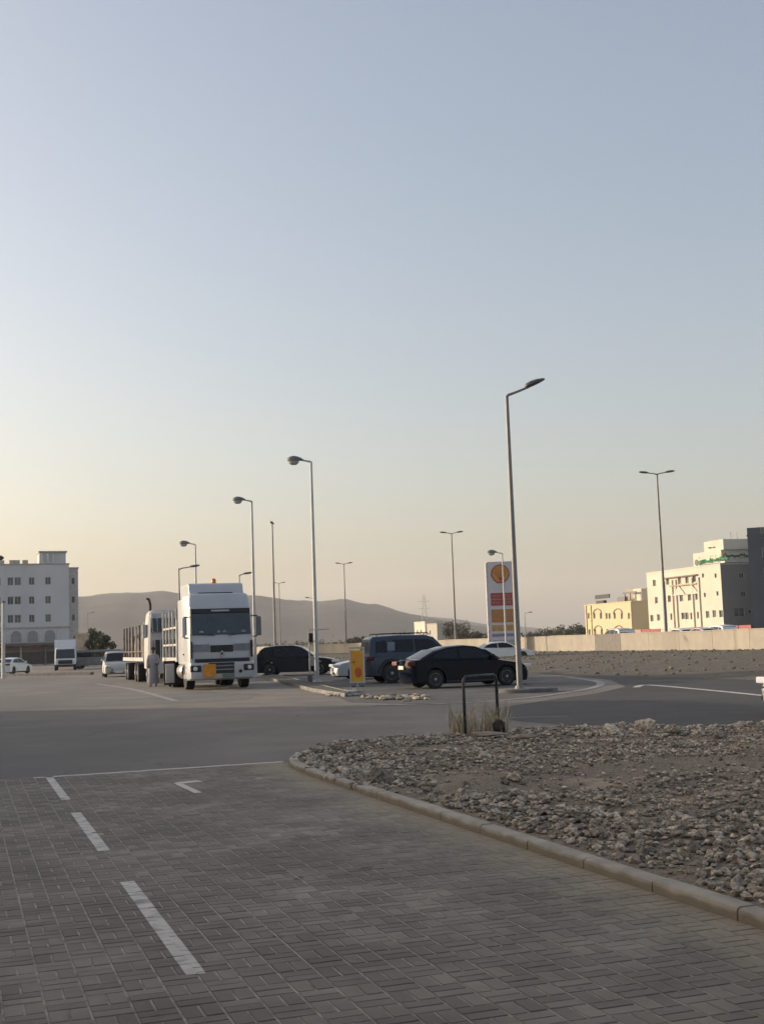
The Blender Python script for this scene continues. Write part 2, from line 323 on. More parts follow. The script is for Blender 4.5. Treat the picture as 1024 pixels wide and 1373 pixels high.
# ------------------------------------------------------------------ mountains
M_mount = overlay(mat('mountain_rock', (.045, .042, .040), .95, scale=.008, c2=(.018, .017, .017), detail=9), (.066, .059, .053), .012, .5, .7, .6)
PROF = [(-1500, 800), (-900, 792), (-400, 806), (-100, 812), (0, 808), (100, 802), (140, 798), (180, 795.5), (215, 794.5), (240, 796), (290, 798), (345, 797), (380, 802), (430, 804), (455, 805), (500, 812), (540, 822), (570, 829), (600, 834), (650, 842), (700, 850), (740, 855), (1000, 850), (1500, 840), (2500, 825)]
def hor(x): return 862.5-.034*(x-512)
def ridge_h(px):
    for i in range(len(PROF)-1):
        if PROF[i][0] <= px <= PROF[i+1][0]:
            t = (px-PROF[i][0])/(PROF[i+1][0]-PROF[i][0]); return max(0, hor(px)-(PROF[i][1]*(1-t)+PROF[i+1][1]*t))
    return 20
def mountain(name, R1, R2, scale, off):
    b = MB(); NA, NR = 420, 16
    for i in range(NA+1):
        px = -1500+4000*i/NA; k = (px-512)/FPX
        Hh = (ridge_h(px+off)+noise.fractal(Vector((px*.012, off*.1, 0)), .9, 2.1, 6)*min(5, ridge_h(px+off)*.07))*scale/FPX
        for j in range(NR+1):
            t = j/NR; r = R1+(R2-R1)*t; x, y = k*r, r
            sh = sin(min(1, t/.62)*pi/2)**1.4 if t < .62 else cos((t-.62)/.38*pi/2)
            nz = fbm(x, y, .0022)*.55+fbm(x, y, .007)*.28
            z = Hh*(R1+(R2-R1)*.62)*sh*(1+(nz*(1-sh*.85)))+fbm(x, y, .02)*2.0*sh
            b.v.append((x, y, z if 0 < j < NR else -2))
    for i in range(NA):
        for j in range(NR): q = i*(NR+1)+j; b.face((q, q+NR+1, q+NR+2, q+1))
    b.build(name, M_mount, kind='structure', smooth=50)
mountain('mountains', 1900, 3600, 1.0, 0)
mountain('far_mountains', 3700, 4900, .62, -90)

# ------------------------------------------------------------------ paved bay
M_pave = overlay(mat('concrete_paver', (.282, .238, .192), .85, var=.12, scale=2.2, bump=.55, bscale=140, rnd=.21), (.165, .140, .114), .7, .42, .62, .75)
overlay(M_pave, (.30, .25, .195), .55, .60, .78, .55)
overlay(M_pave, (.05, .045, .04), 3.4, .68, .74, .6); overlay(M_pave, (.36, .31, .25), 14, .62, .76, .35)
# sand blown against the kerb (distance to the kerb line, broken up by noise)
n = M_pave.node_tree; L = n.links.new; bs = n.nodes['Principled BSDF']; src = bs.inputs['Base Color'].links[0].from_socket
g = n.nodes.new('ShaderNodeNewGeometry'); dp = n.nodes.new('ShaderNodeVectorMath'); dp.operation = 'DOT_PRODUCT'; dp.inputs[1].default_value = (UX, UY, 0); L(g.outputs['Position'], dp.inputs[0])
nz = n.nodes.new('ShaderNodeTexNoise'); nz.inputs['Scale'].default_value = 2.5; nz.inputs['Detail'].default_value = 6; L(g.outputs['Position'], nz.inputs['Vector'])
ma = n.nodes.new('ShaderNodeMath'); ma.operation = 'MULTIPLY_ADD'; ma.inputs[1].default_value = 1.3; L(nz.outputs['Fac'], ma.inputs[0]); L(dp.outputs['Value'], ma.inputs[2])
mr = n.nodes.new('ShaderNodeMapRange'); mr.inputs[1].default_value = 4.16+.05; mr.inputs[2].default_value = 4.16+.60; mr.inputs[4].default_value = .9; L(ma.outputs[0], mr.inputs[0])
mx = n.nodes.new('ShaderNodeMix'); mx.data_type = 'RGBA'; mx.inputs[7].default_value = (.36, .30, .205, 1); L(mr.outputs[0], mx.inputs[0]); L(src, mx.inputs[6]); L(mx.outputs[2], bs.inputs['Base Color'])

S = .19; UK = 4.18; VL = 17.48
KERB = [W2(UK, -4.0), W2(UK, 12.6), (-.55, 14.4), (-1.02, 15.8), (-1.33, 16.9), (-1.43, 17.8), (-1.33, 18.7), (-1.02, 19.5), (-.4, 20.2), (.5, 20.75), (2.0, 21.3), (4.0, 21.3), (7, 20.2), (12, 18.5), (18, 16), (22, 10), (20, 0)]
pavement = sheet('pavement', [W2(-7, -4), W2(UK+.08, -4), W2(UK+.08, 12.5), (-.6, 14.5), (-1.1, 16.2), W2(4.35, VL), W2(-7, VL)], .0106, M_joint)
def inside_kerb(x, y, pts=None):
    pts = pts or KERB; c = False
    for i in range(len(pts)):
        x1, y1 = pts[i]; x2, y2 = pts[i-1]
        if (y1 > y) != (y2 > y) and x < (x2-x1)*(y-y1)/(y2-y1)+x1: c = not c
    return c
pav = []
rr = random.Random(11)
for i in range(int(-7/S), int(4.5/S)+1):
    for j in range(int(-4/S), int(VL/S)+1):
        for h in (0, 1):
            if (i+j) % 2: r = (i*S+h*S/2, i*S+(h+1)*S/2, j*S, (j+1)*S)
            else: r = (i*S, (i+1)*S, j*S+h*S/2, j*S+(h+1)*S/2)
            if r[3] > VL+.001: continue
            cx, cy = W2((r[0]+r[1])/2, (r[2]+r[3])/2)
            if inside_kerb(cx, cy) or (r[1] > UK+.001 and r[3] < 12.9): continue
            pav.append((r, .0150+rr.uniform(-.0016, .0016)-(.003 if rr.random() < .02 else 0)))
def vis(r):
    x, y = W2((r[0]+r[1])/2, (r[2]+r[3])/2); return y > 5.2 and abs(x) < y*.318
near = sorted([p for p in pav if vis(p[0])], key=lambda p: W2(p[0][0], p[0][2])[1])[:300]
nid = set(map(id, near)); gap = .0035
def paver_geo(b, x0, x1, y0, y1, z, f):
    c = .0045; k = len(b.v)
    for (a, bb, zz) in ((0, 0, -.009), (c, c, 0)):
        for (u_, v_) in ((x0+a, y0+bb), (x1-a, y0+bb), (x1-a, y1-bb), (x0+a, y1-bb)): q = f(u_, v_); b.v.append((q[0], q[1], z+zz))
    for q in ((0, 1, 5, 4), (1, 2, 6, 5), (2, 3, 7, 6), (3, 0, 4, 7), (4, 5, 6, 7)): b.face([k+i for i in q])
b = MB()
for p in pav:
    if id(p) in nid: continue
    b.tint = rr.random(); r = p[0]; paver_geo(b, r[0]+gap, r[1]-gap, r[2]+gap, r[3]-gap, p[1], W2)
b.build('paver_field', M_pave, pavement, tint=True, kind='stuff')
b = MB(); paver_geo(b, -S/2+gap, S/2-gap, -S/4+gap, S/4-gap, 0, lambda a, c: (a, c)); pme = b.mesh('paver', M_pave)
for r, z in near:
    x, y = W2((r[0]+r[1])/2, (r[2]+r[3])/2); inst(pme, 'paver', pavement, (x, y, z), TH if r[1]-r[0] > r[3]-r[2] else TH+pi/2)
def paint(label, rects):
    b = MB()
    for (u0, u1, v0, v1) in rects:
        for r, z in pav:
            a0, a1, c0, c1 = max(u0, r[0]), min(u1, r[1]), max(v0, r[2]+gap*.6), min(v1, r[3]-gap*.6)
            if a1-a0 > .001 and c1-c0 > .004: b.poly([(*W2(a0, c0), z+.0013), (*W2(a1, c0), z+.0013), (*W2(a1, c1), z+.0013), (*W2(a0, c1), z+.0013)])
    o = b.build('road_marking', M_paint); o['kind'] = 'structure'; return o
u_d = 1.085
def uvp(px, py): return toUV(*G(px, py, .016))
paint('', [(u_d, u_d+.1, uvp(262, 1306)[1], uvp(165, 1182)[1])]); paint('', [(u_d, u_d+.1, uvp(133, 1141)[1], uvp(94, 1090)[1])]); paint('', [(u_d, u_d+.1, uvp(80, 1073)[1], VL-.02)])
paint('', [(u_d-.15, 4.36, VL-.14, VL-.003)])
q0 = G(268, 1047, .017); q1 = G(238, 1050, .017); q2 = G(266, 1063, .017)
band('hook_marking', [q0, q1], .20, .0175, M_paint); band('hook_marking', [q1, q2], .09, .0179, M_paint)

# kerb: stones laid end to end round the rubble bed
kerb = thing('kerb', 'pale concrete kerb curving round the rubble bed beside the paved bay', 'kerb')
line = smooth_line(KERB[1:15], 8); line = [W2(UK, v) for v in [-4+.92*i for i in range(18)]] + line
# resample by length
res = [line[0]]; acc = 0; step = .92
tot = 0
fine = []
for i in range(len(line)-1):
    a, c = line[i], line[i+1]; n_ = max(1, int(hypot(c[0]-a[0], c[1]-a[1])/.03))
    fine += [(a[0]+(c[0]-a[0])*k/n_, a[1]+(c[1]-a[1])*k/n_) for k in range(n_)]
seg = [fine[0]]; cur = [fine[0]]; d_ = 0; rr = random.Random(5)
cuts = []
for i in range(1, len(fine)):
    d_ += hypot(fine[i][0]-fine[i-1][0], fine[i][1]-fine[i-1][1]); cur.append(fine[i])
    lim = .92 if not (-1.6 < fine[i][0] < .6 and 13.6 < fine[i][1] < 21) else .5
    if d_ >= lim: cuts.append(cur); cur = [fine[i]]; d_ = 0
for cpts in cuts:
    k = max(2, len(cpts)//5); P = [cpts[0]]+[cpts[j] for j in range(k, len(cpts)-2, k)]+[cpts[-1]]
    if P[0] == P[-1]: continue
    l = hypot(P[-1][0]-P[0][0], P[-1][1]-P[0][1])
    # shorten the ends by a joint
    def sh(a, c, g_): d = hypot(c[0]-a[0], c[1]-a[1]); return (a[0]+(c[0]-a[0])*g_/d, a[1]+(c[1]-a[1])*g_/d)
    P[0] = sh(P[0], P[1], .005); P[-1] = sh(P[-1], P[-2], .005)
    b = MB(); hh = .090+rr.uniform(-.004, .004); ring = []
    for i, p in enumerate(P):
        a = P[max(i-1, 0)]; c = P[min(i+1, len(P)-1)]; dx, dy = c[0]-a[0], c[1]-a[1]; dl = hypot(dx, dy); nx, ny = dy/dl, -dx/dl
        w_ = .122; o_ = rr.uniform(-.002, .002)
        ring.append([(p[0]+nx*(q+o_), p[1]+ny*(q+o_), z) for q, z in ((0, 0), (w_, 0), (w_, hh), (.022, hh), (.006, hh-.010), (0, hh-.03))])
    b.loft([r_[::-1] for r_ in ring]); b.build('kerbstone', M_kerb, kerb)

n = M_kerb.node_tree; L = n.links.new; bs = n.nodes['Principled BSDF']; src = bs.inputs['Base Color'].links[0].from_socket       # darker olive-brown towards the bottom, edge broken up by noise
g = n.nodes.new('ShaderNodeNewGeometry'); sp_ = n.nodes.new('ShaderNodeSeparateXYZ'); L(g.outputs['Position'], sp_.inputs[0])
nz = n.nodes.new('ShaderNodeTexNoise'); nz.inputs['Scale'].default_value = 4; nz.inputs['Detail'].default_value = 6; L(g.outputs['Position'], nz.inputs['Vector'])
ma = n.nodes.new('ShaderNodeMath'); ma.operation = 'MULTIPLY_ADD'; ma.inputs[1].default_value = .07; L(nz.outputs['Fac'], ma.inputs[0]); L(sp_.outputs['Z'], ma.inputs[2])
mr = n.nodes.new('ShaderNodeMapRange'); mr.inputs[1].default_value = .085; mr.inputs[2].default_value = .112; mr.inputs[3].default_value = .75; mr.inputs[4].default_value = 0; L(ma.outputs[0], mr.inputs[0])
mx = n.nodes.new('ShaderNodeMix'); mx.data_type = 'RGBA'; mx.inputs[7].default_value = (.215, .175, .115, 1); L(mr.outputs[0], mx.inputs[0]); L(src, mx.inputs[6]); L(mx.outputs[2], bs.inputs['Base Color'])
# rubble bed
def bed_h(x, y):
    u, v = toUV(x, y); d = min(1, max(0, u-UK-.14)/1.2)
    far = 0
    return .05+.06*d+.06*fbm(x, y, .9)*d+.03*fbm(x, y, 3)*d
bed_in = []
b = MB(); nx_, ny_ = 150, 130; idx = {}
for i in range(nx_+1):
    for j in range(ny_+1):
        x, y = -1.6+i*.12, 2.5+j*.15
        if inside_kerb(x, y): idx[(i, j)] = len(b.v); u, v = toUV(x, y); b.v.append((x, y, bed_h(x, y)))
for i in range(nx_):
    for j in range(ny_):
        q = [(i, j), (i+1, j), (i+1, j+1), (i, j+1)]
        if all(k in idx for k in q): b.face([idx[k] for k in q])
        elif sum(k in idx for k in q) == 3: b.face([idx[k] for k in q if k in idx])
bed = b.build('rubble_bed', M_gravel, kind='structure', smooth=60)
rr = random.Random(21); stones = []
def near_kerb(x, y):
    u, v = toUV(x, y); return u-UK-.15 if v < 12.6 else min(hypot(x-k[0], y-k[1]) for k in KERB[2:12])-.1
tries = 0
while len(stones) < 24000 and tries < 160000:
    tries += 1
    y = 3+18.2*(rr.random()**.75); x = rr.uniform(-1.6, min(16, y*.42+3))
    if not inside_kerb(x, y): continue
    dk = near_kerb(x, y)
    if dk < .10: continue
    edge = math.exp(-((dk-.5)/.75)**2); clump = fbm(x+40, y, .55); farb = math.exp(-((y-20.3)/.8)**2)
    sand = fbm(x, y-17, .45) > .32 or (abs(y-14.5-.35*(x-3)) < .9 and x > 2.2)
    if sand and rr.random() < .86: continue
    p = rr.random()
    d = .018+.055*rr.random()**1.9
    if edge > .3 and p < .62*edge+.0: d = .04+.07*rr.random()**1.9
    elif clump > .0 and p < .34: d = .035+.055*rr.random()**1.7
    elif farb > .3 and p < .5: d = .045+.09*rr.random()**1.6
    if d/2 > dk: continue
    stones.append((d, x, y))
# a few named by eye: dark lumps by the kerb tip and along the far edge
for px, py, d in [(493, 1040, .26), (513, 1042, .30), (462, 1030, .2), (866, 982, .34), (820, 984, .26), (905, 985, .26), (848, 981, .22), (935, 986, .22), (962, 988, .2), (560, 1000, .2), (520, 1003, .2), (650, 1015, .18), (690, 1045, .17)]:
    x, y = G(px, py, .12); stones.append((d, x, y))
def seen(s_): return abs(s_[1]) < s_[2]*.325 and s_[2] > 6
order = sorted(stones, key=lambda s_: -(s_[0]/s_[2] if seen(s_) else 0)); big = order[:300]; bid = set(map(id, big))
b = MB()
for k, s_ in enumerate(stones):
    if id(s_) in bid: continue
    d, x, y = s_; b.tint = rr.random(); b.stone((x, y, bed_h(x, y)+d*.22), (d*rr.uniform(.8, 1.5), d, d*rr.uniform(.42, .85)), k % 60, rr.uniform(0, 6))
b.build('rubble', M_rock, bed, tint=True, kind='stuff')
sm = []
for k in range(14): q = MB(); q.stone((0, 0, 0), (1.25, .95, .68), 500+k, 0); sm.append(q.mesh('stone', M_rock))
for k, (d, x, y) in enumerate(big):
    o = inst(sm[k % 14], 'stone', bed, (x, y, bed_h(x, y)+d*.2), rr.uniform(0, 6)); o.scale = (d*rr.uniform(.85, 1.3), d*rr.uniform(.85, 1.1), d*rr.uniform(.8, 1.2)); o.rotation_euler.x = rr.uniform(-.4, .4); o.rotation_euler.y = rr.uniform(-.4, .4)

# metal hoop barrier, dry tuft and slabs at the back of the bed
hp = MB(); p0 = G(624, 992, .05); p1 = (p0[0]+.60, p0[1]+.75)
path = [(p0[0], p0[1], 0)]+[(p0[0]+(p1[0]-p0[0])*t, p0[1]+(p1[1]-p0[1])*t, z) for t, z in ((0, .55), (0, .97), (.02, 1.03), (.08, 1.06), (.5, 1.06), (.92, 1.06), (.98, 1.03), (1, .97), (1, .5))]+[(p1[0], p1[1], 0)]
hp.tube(path, .026, 8)
one(hp, 'hoop_barrier', mat('scuffed_black_pipe', (.05, .05, .048), .45, .4, var=.4, scale=12), 'black metal hoop barrier standing at the back of the rubble bed', 'barrier', smooth=60)
b = MB(); rr = random.Random(4)
for _ in range(15): tufts(b, p0[0]+rr.uniform(-.12, .62), p0[1]+rr.uniform(-.1, .75), .08, 13, rr.uniform(.28, .60), .16, rr)
one(b, 'dry_grass_tuft', M_straw, 'dry straw-coloured grass tuft growing through the black hoop barrier', 'plant')
M_slab = mat('sandstone_slab', (.36, .28, .20), .9, c2=(.20, .15, .11), scale=14, bump=.6)
b = MB(); b.stone((*G(655, 988, .16), .20), (.72, .40, .10), 77, .15); one(b, 'flat_stone', M_slab, 'flat tan slab of stone lying at the foot of the hoop barrier', 'stone')
b = MB(); b.stone((*G(702, 991, .14), .18), (.5, .36, .09), 78, -.2); one(b, 'flat_stone', M_slab, 'second flat tan slab just right of the dark lump', 'stone')
b = MB(); b.stone((*G(669, 980, .18), .24), (.30, .25, .25), 80, .5); one(b, 'dark_stone', mat('dark_lump', (.05, .038, .03), .9, scale=20, c2=(.025, .02, .017), bump=.5), 'dark brown lump of stone beside the right leg of the hoop barrier', 'stone')

# ------------------------------------------------------------------ lamps
def pole_mb(h, r0, r1): b = MB(); b.tube([(0, 0, .0), (0, 0, h*.33), (0, 0, h*.66), (0, 0, h)], [r0, r0+(r1-r0)*.33, r0+(r1-r0)*.66, r1], 10); return b
def base_parts(t, r=.19, h=.09, m=None):
    b = MB(); b.box(-r, r, -r, r, .016, .05); b.lathe([(r*.75, .05), (r*.6, h+.1), (0.02, h+.1)], n=10); b.build('base_plate', m or M_pole, t)
def globe_lamp(X, Y, h, label, hs=1.0, m=M_pole_l):
    t = thing('street_lamp', label, 'street lamp', (X, Y, 0), 0, 'lamp posts with a bowl head reaching left')
    pole_mb(h, .105, .055).build('pole', m, t, smooth=40); base_parts(t, m=m)
    b = MB(); b.tube([(0, 0, h-.05), (-.04, 0, h), (-.3*hs, 0, h+.06*hs), (-.46*hs, 0, h+.1*hs)], [.05, .05, .04, .05], 8); b.build('arm', m, t, smooth=40)
    hd = MB(); rings = []
    for k, (x, wy, zt, zb) in enumerate([(-.36, .06, .14, .08), (-.5, .14, .22, .06), (-.66, .21, .28, .04), (-.82, .235, .30, .03), (-.96, .2, .27, .04), (-1.07, .1, .2, .07), (-1.1, .02, .15, .10)]):
        ring = []
        for j in range(12):
            a = 2*pi*j/12; zz = (zt if sin(a) > 0 else zb); cz = .08; ring.append((x*hs, wy*cos(a)*hs, h+(cz+(zz-cz)*abs(sin(a)))*hs))
        rings.append(ring)
    hd.loft(rings[::-1]); hd.build('lamp_head', M_lamp_grey, t, smooth=50)
    gb = MB(); gb.lathe([(.02, -.13), (.13, -.11), (.20, -.03), (.22, .05), (.19, .06), (.02, .06)], (-.79*hs, 0, h), n=14, sc_=(1.15*hs, hs, hs)); gb.build('glass_bowl', M_glassbowl, t, smooth=60)
    return t
def plc(px, py, Y): p = at(px, py, Y); return p.x, Y, p.z
x, y, h = plc(417, 619, 55.5); globe_lamp(x, y, h, 'tall pale lamp post with bowl head left of the yellow board')
x, y, h = plc(337.5, 672, 69.5); globe_lamp(x, y, h, 'pale lamp post with bowl head rising behind the white truck cab on its right')
x, y, h = plc(262, 730, 96); globe_lamp(x, y, h, 'pale lamp post with bowl head rising above the middle of the truck roof', 1.15)
x, y, h = plc(673, 742, 112); globe_lamp(x, y, h, 'pale lamp post with bowl head standing in front of the tall fuel price sign', 1.25)
# near lamp on the right with flat led head
bx, by = G(697, 929, 0.0); tp = at(677, 531, by); hN = tp.z
t = thing('street_lamp', 'tall grey lamp post with long arm and flat dark head beside the black saloon', 'street lamp', (bx, by, 0))
pole_mb(hN, .095, .055).build('pole', M_pole, t, smooth=40); base_parts(t, .22, .12, M_pole)
b = MB(); b.tube([(0, 0, hN-.04), (.05, 0, hN+.03), (.35, 0, hN+.13), (.72, 0, hN+.27)], [.05, .045, .04, .035], 8); b.build('arm', M_pole, t, smooth=40)
hd = MB(); rings = []
for (x_, wy, th_) in [(0, .05, .05), (.06, .13, .10), (.25, .17, .12), (.45, .16, .10), (.62, .10, .06), (.68, .03, .03)]:
    cx, cz = .60+x_*cos(.42), hN+.26+x_*sin(.42)*.85
    rings.append([(cx-sin(.42)*th_*(sin(2*pi*j/10)+.2), wy*cos(2*pi*j/10), cz+cos(.42)*th_*(max(sin(2*pi*j/10), -.35))) for j in range(10)])
hd.loft(rings[::-1]); hd.build('lamp_head', M_lamp_dark, t, smooth=50)
b = MB(); b.box(.70, 1.08, -.12, .12, -.03, -.012); 
for i, v in enumerate(b.v): b.v[i] = (v[0], v[1], v[2]+hN+.26+(v[0]-.60)*.38)
b.build('glass_bowl', M_glassbowl, t)
# its little kerbed plinth
b = MB(); b.lathe([(.9, .0), (.9, .10), (.86, .12), (.02, .12)], (bx+.25, by-.02, .012), n=24, sc_=(1, .6, 1)); one(b, 'lamp_plinth', M_kerbdark, 'low oval concrete plinth under the tall grey lamp post', 'plinth', smooth=40)

def double_lamp(px, py, Y, label, ang=0.0, h0=TZ, arm=1.0, r=.13, single=0, group='twin-arm lamp posts along the highway', m=M_pole):
    p = at(px, py, Y); t = thing('highway_lamp', label, 'street lamp', (p.x, Y, h0), ang, group); h = p.z-h0
    pole_mb(h, r, r*.5).build('pole', m, t, smooth=40)
    for sgn in ((-1, 1) if not single else (single,)):
        b = MB(); b.tube([(0, 0, h-.1), (sgn*arm*.2, 0, h), (sgn*arm*.75, 0, h+.08)], [.05, .045, .04], 6); b.build('arm', m, t)
        b = MB(); rings = [[(sgn*(arm*.65+x_), w_*cos(2*pi*j/8), h+.1+x_*.1+q*sin(2*pi*j/8)) for j in range(8)] for x_, w_, q in ((0, .06, .04), (.15, .15, .09), (.5, .16, .09), (.72, .06, .04))]
        b.loft(rings if sgn < 0 else rings[::-1]); b.build('lamp_head', M_lamp_grey, t, smooth=50)
    return t
double_lamp(880, 635, 94, 'nearest twin-arm highway lamp rising beside the cream block on the right', arm=1.0)
double_lamp(605, 715, 137, 'slim twin-arm highway lamp rising above the black saloon', arm=.9)
double_lamp(461, 756, 186, 'distant twin-arm highway lamp above the yellow board', arm=.9)
double_lamp(374, 782, 240, 'farthest small twin-arm highway lamp beside the tall plain mast', arm=.8)
double_lamp(365, 703, 124, 'tall mast with a small twin head seen end-on behind the dark crossover', ang=pi/2, h0=0, arm=.5, group=None)
double_lamp(420, 802, 205, 'distant short lamp seen just left of the bowl-head lamp by the yellow board', h0=0, arm=1.0, single=-1, group=None)
double_lamp(240, 762, 88, 'thin lamp post with its arm pointing right behind the left side of the truck cab', h0=0, arm=1.2, r=.09, single=1, group=None)
double_lamp(321, 771, 100, 'short lamp arm pointing right just above the truck roof fairing', h0=0, arm=.5, r=.08, single=1, group=None)
double_lamp(118, 822, 260, 'faint distant lamp in front of the mountain near the corner building', h0=0, arm=1.2, r=.12, single=1, group=None)
double_lamp(703, 822, 240, 'faint distant lamp right of the fuel price sign', h0=TZ, arm=1.2, r=.10, single=1, group=None)
t = thing('utility_pole', 'slim white pole in front of the corner apartment building at far left', 'pole', (at(5, 850, 92).x, 92, 0)); pole_mb(5.6, .14, .11).build('pole', M_pole_l, t, smooth=40)
b = MB(); b.lathe([(.16, 5.6), (.17, 5.72), (.02, 5.8)], n=8); b.build('cap', M_pole, t)
# lattice pylon far off
t = thing('pylon', 'faint distant lattice pylon above the blue four-wheel drive', 'pylon', (at(568, 800, 700).x, 700, TZ)); b = MB()
for sx in (-1, 1):
    for sy in (-1, 1): b.tube([(sx*2.4, sy*2.4, 0), (sx*.5, sy*.5, 27)], [.13, .08], 4)
for k in range(7):
    z = k*4; w_ = 2.4-1.9*z/27; w2 = 2.4-1.9*(z+4)/27
    b.tube([(-w_, -w_, z), (w2, -w2, z+4)], .05, 4); b.tube([(w_, -w_, z), (-w2, -w2, z+4)], .05, 4)
b.build('tower', M_pole, t)
for z in (20, 24): b = MB(); b.tube([(-3.5, 0, z), (3.5, 0, z)], .08, 4); b.build('crossarm', M_pole, t)

# ------------------------------------------------------------------ fuel price sign
SX = at(671, 800, 115).x; SY = 115.0
M_sw = mat('sign_white', (.60, .58, .59), .5, var=.03)
t = thing('price_sign', 'tall white fuel station price pylon with a yellow shell emblem', 'sign', (SX, SY, 0), radians(4))
zt = at(671, 753, SY).z; hw = 1.22
b = MB(); b.box(-hw, hw, -.2, .2, .15, zt); b.build('panel', M_sw, t, bevel=.04)
box('edge_trim', -hw-.12, -hw-.003, -.22, .22, .15, zt-.1, mat('sign_trim', (.66, .58, .58), .5), t); box('edge_trim', hw+.003, hw+.12, -.22, .22, .15, zt-.1, MATS['sign_trim'], t)
box('base', -hw*.9, hw*.9, -.3, .3, 0.0, .148, M_kerbdark, t)
def shell(r, off, y): 
    pts = []
    for k in range(33):
        a = radians(-42+264*k/32); sc2 = 1-.045*abs(sin(k*pi/4)) if True else 1
        pts.append((r*cos(a)*1.02*sc2, r*sin(a)*sc2))
    pts += [(-r*.46, -r*.92), (-r*.42, -r*1.0), (r*.42, -r*1.0), (r*.46, -r*.92)]
    return [(p[0], p[1]+off) for p in pts]
zc = at(671, 769, SY).z-.02; M_sy = mat('sign_yellow', (.60, .30, .06), .5, var=.05); M_sr = mat('sign_red', (.36, .06, .065), .5, var=.05)
b = MB(); b.prism(shell(.88, zc, 0)[::-1], -.24, -.201); e1 = b.build('emblem', M_sr, t)
b = MB(); b.prism(shell(.76, zc+.01, 0)[::-1], -.262, -.241); b.build('emblem_face', M_sy, e1)
b = MB()
for k in range(-3, 4):
    a = radians(90+k*22); b.tube([(cos(radians(90+k*7))*.1, -.268, zc-.66), (cos(a)*.70, -.268, zc+sin(a)*.70)], .020, 4)
b.build('emblem_rib', M_sr, e1)
def zpx(y): return at(671, y, SY).z
M_so = mat('sign_orange', (.44, .19, .05), .5, var=.05); M_sblue = mat('sign_blue', (.22, .22, .42), .5); M_sg = mat('sign_gold', (.50, .32, .12), .5); M_spink = mat('sign_pink', (.50, .16, .18), .5); M_sgr = mat('sign_grey', (.40, .41, .43), .5)
for (y0, y1, m_) in [(795, 812, M_sr), (817, 834.5, M_so), (838, 846, M_sg), (849.5, 853.5, M_sblue), (858, 874, M_sgr)]:
    box('price_band', -hw*.80, hw*.86, -.235, -.201, zpx(y1), zpx(y0), m_, t)
b = MB()                                  # rows of small pale digits on the bands
rr = random.Random(9)
for yy in (803.5, 825.5):
    z = zpx(yy); b.box(-hw*.78, hw*.84, -.2445, -.2355, z-.05, z+.05)
for yy in (799, 808, 821, 830, 842):
    z = zpx(yy)
    for k in range(4): x_ = .15+k*.2; b.box(x_, x_+.10, -.246, -.237, z-.12, z+.12)
    for k in range(6): x_ = -.85+k*.14; b.box(x_, x_+.07, -.246, -.237, z-.06, z+.06)
b.build('price_digits', mat('digit_tint', (.44, .22, .14), .5), t, kind='stuff')

# ------------------------------------------------------------------ vehicles
def wheel(parent, x, y, r, wd, rimr, side, spokes=5, m=None, dark=False):
    b = MB(); o0, o1 = -wd/2, wd/2
    b.lathe([(.02, o0+.07), (rimr*.98, o0+.06), (rimr, o0), (r*.93, o0), (r, o0+wd*.15), (r, o1-wd*.15), (r*.93, o1), (rimr, o1), (rimr*.98, o1-.06), (.02, o1-.07)], (0, 0, 0), 'y', 24)
    w_ = b.build('wheel', M_tyre, parent, smooth=40); w_.location = (x, y, r)
    b = MB(); ys = side*(wd/2-.03); b.mi = 1
    b.lathe([(.02, -.02), (rimr*1.0, -.02), (rimr*1.0, .012), (rimr*.9, .012), (rimr*.86, -.01), (.02, -.01)], (0, ys, 0), 'y', 24)
    b.mi = 0; b.lathe([(rimr*.985, 0), (rimr*.985, side*.02), (rimr*.90, side*.02), (rimr*.88, 0)], (0, ys, 0), 'y', 24, cap=False)
    if m is not M_shadowed:
        for k in range(spokes):
            a = 2*pi*k/spokes; c_, s_ = cos(a), sin(a); px_, pz_ = -s_, c_
            P = [(c_*q+px_*hw_, s_*q+pz_*hw_) for q, hw_ in ((rimr*.12, -.05), (rimr*.12, .05), (rimr*.93, .045), (rimr*.93, -.045))]
            yo = ys+side*.012; yi = ys
            b.hexa([(p[0], yi, p[1]) for p in P]+[(p[0], yo, p[1]) for p in P])
        b.lathe([(rimr*.2, 0), (rimr*.2, side*.03), (.01, side*.03)], (0, ys, 0), 'y', 12)
    r_ = b.build('rim', [m or M_rim, M_trim], w_, smooth=40)
    return w_
SED = dict(L=4.75, W=1.80, wb=2.76, r=.33, fo=-.05, clear=.2, arch=.385,
    top=[(-2.32, .55), (-2.36, .80), (-2.30, 1.02), (-1.75, 1.075), (-1.0, 1.0), (.6, .97), (1.05, .95), (1.6, .87), (2.1, .76), (2.30, .63), (2.375, .5)], bot=(2.33, -2.28),
    gh=[(-1.95, 1.0), (-1.35, 1.30), (-.85, 1.425), (-.2, 1.465), (.25, 1.42), (.62, 1.26), (1.12, .94)], belt=.97,
    win=[[(-1.52, 1.07), (-1.28, 1.25), (-.92, 1.36), (-.52, 1.385), (-.50, 1.03)], [(-.45, 1.03), (-.47, 1.39), (-.1, 1.405), (.2, 1.365), (.52, 1.22), (.80, 1.02)]],
    rear=((-1.90, 1.045), (-1.33, 1.325)), front=((1.10, .985), (.60, 1.295)))
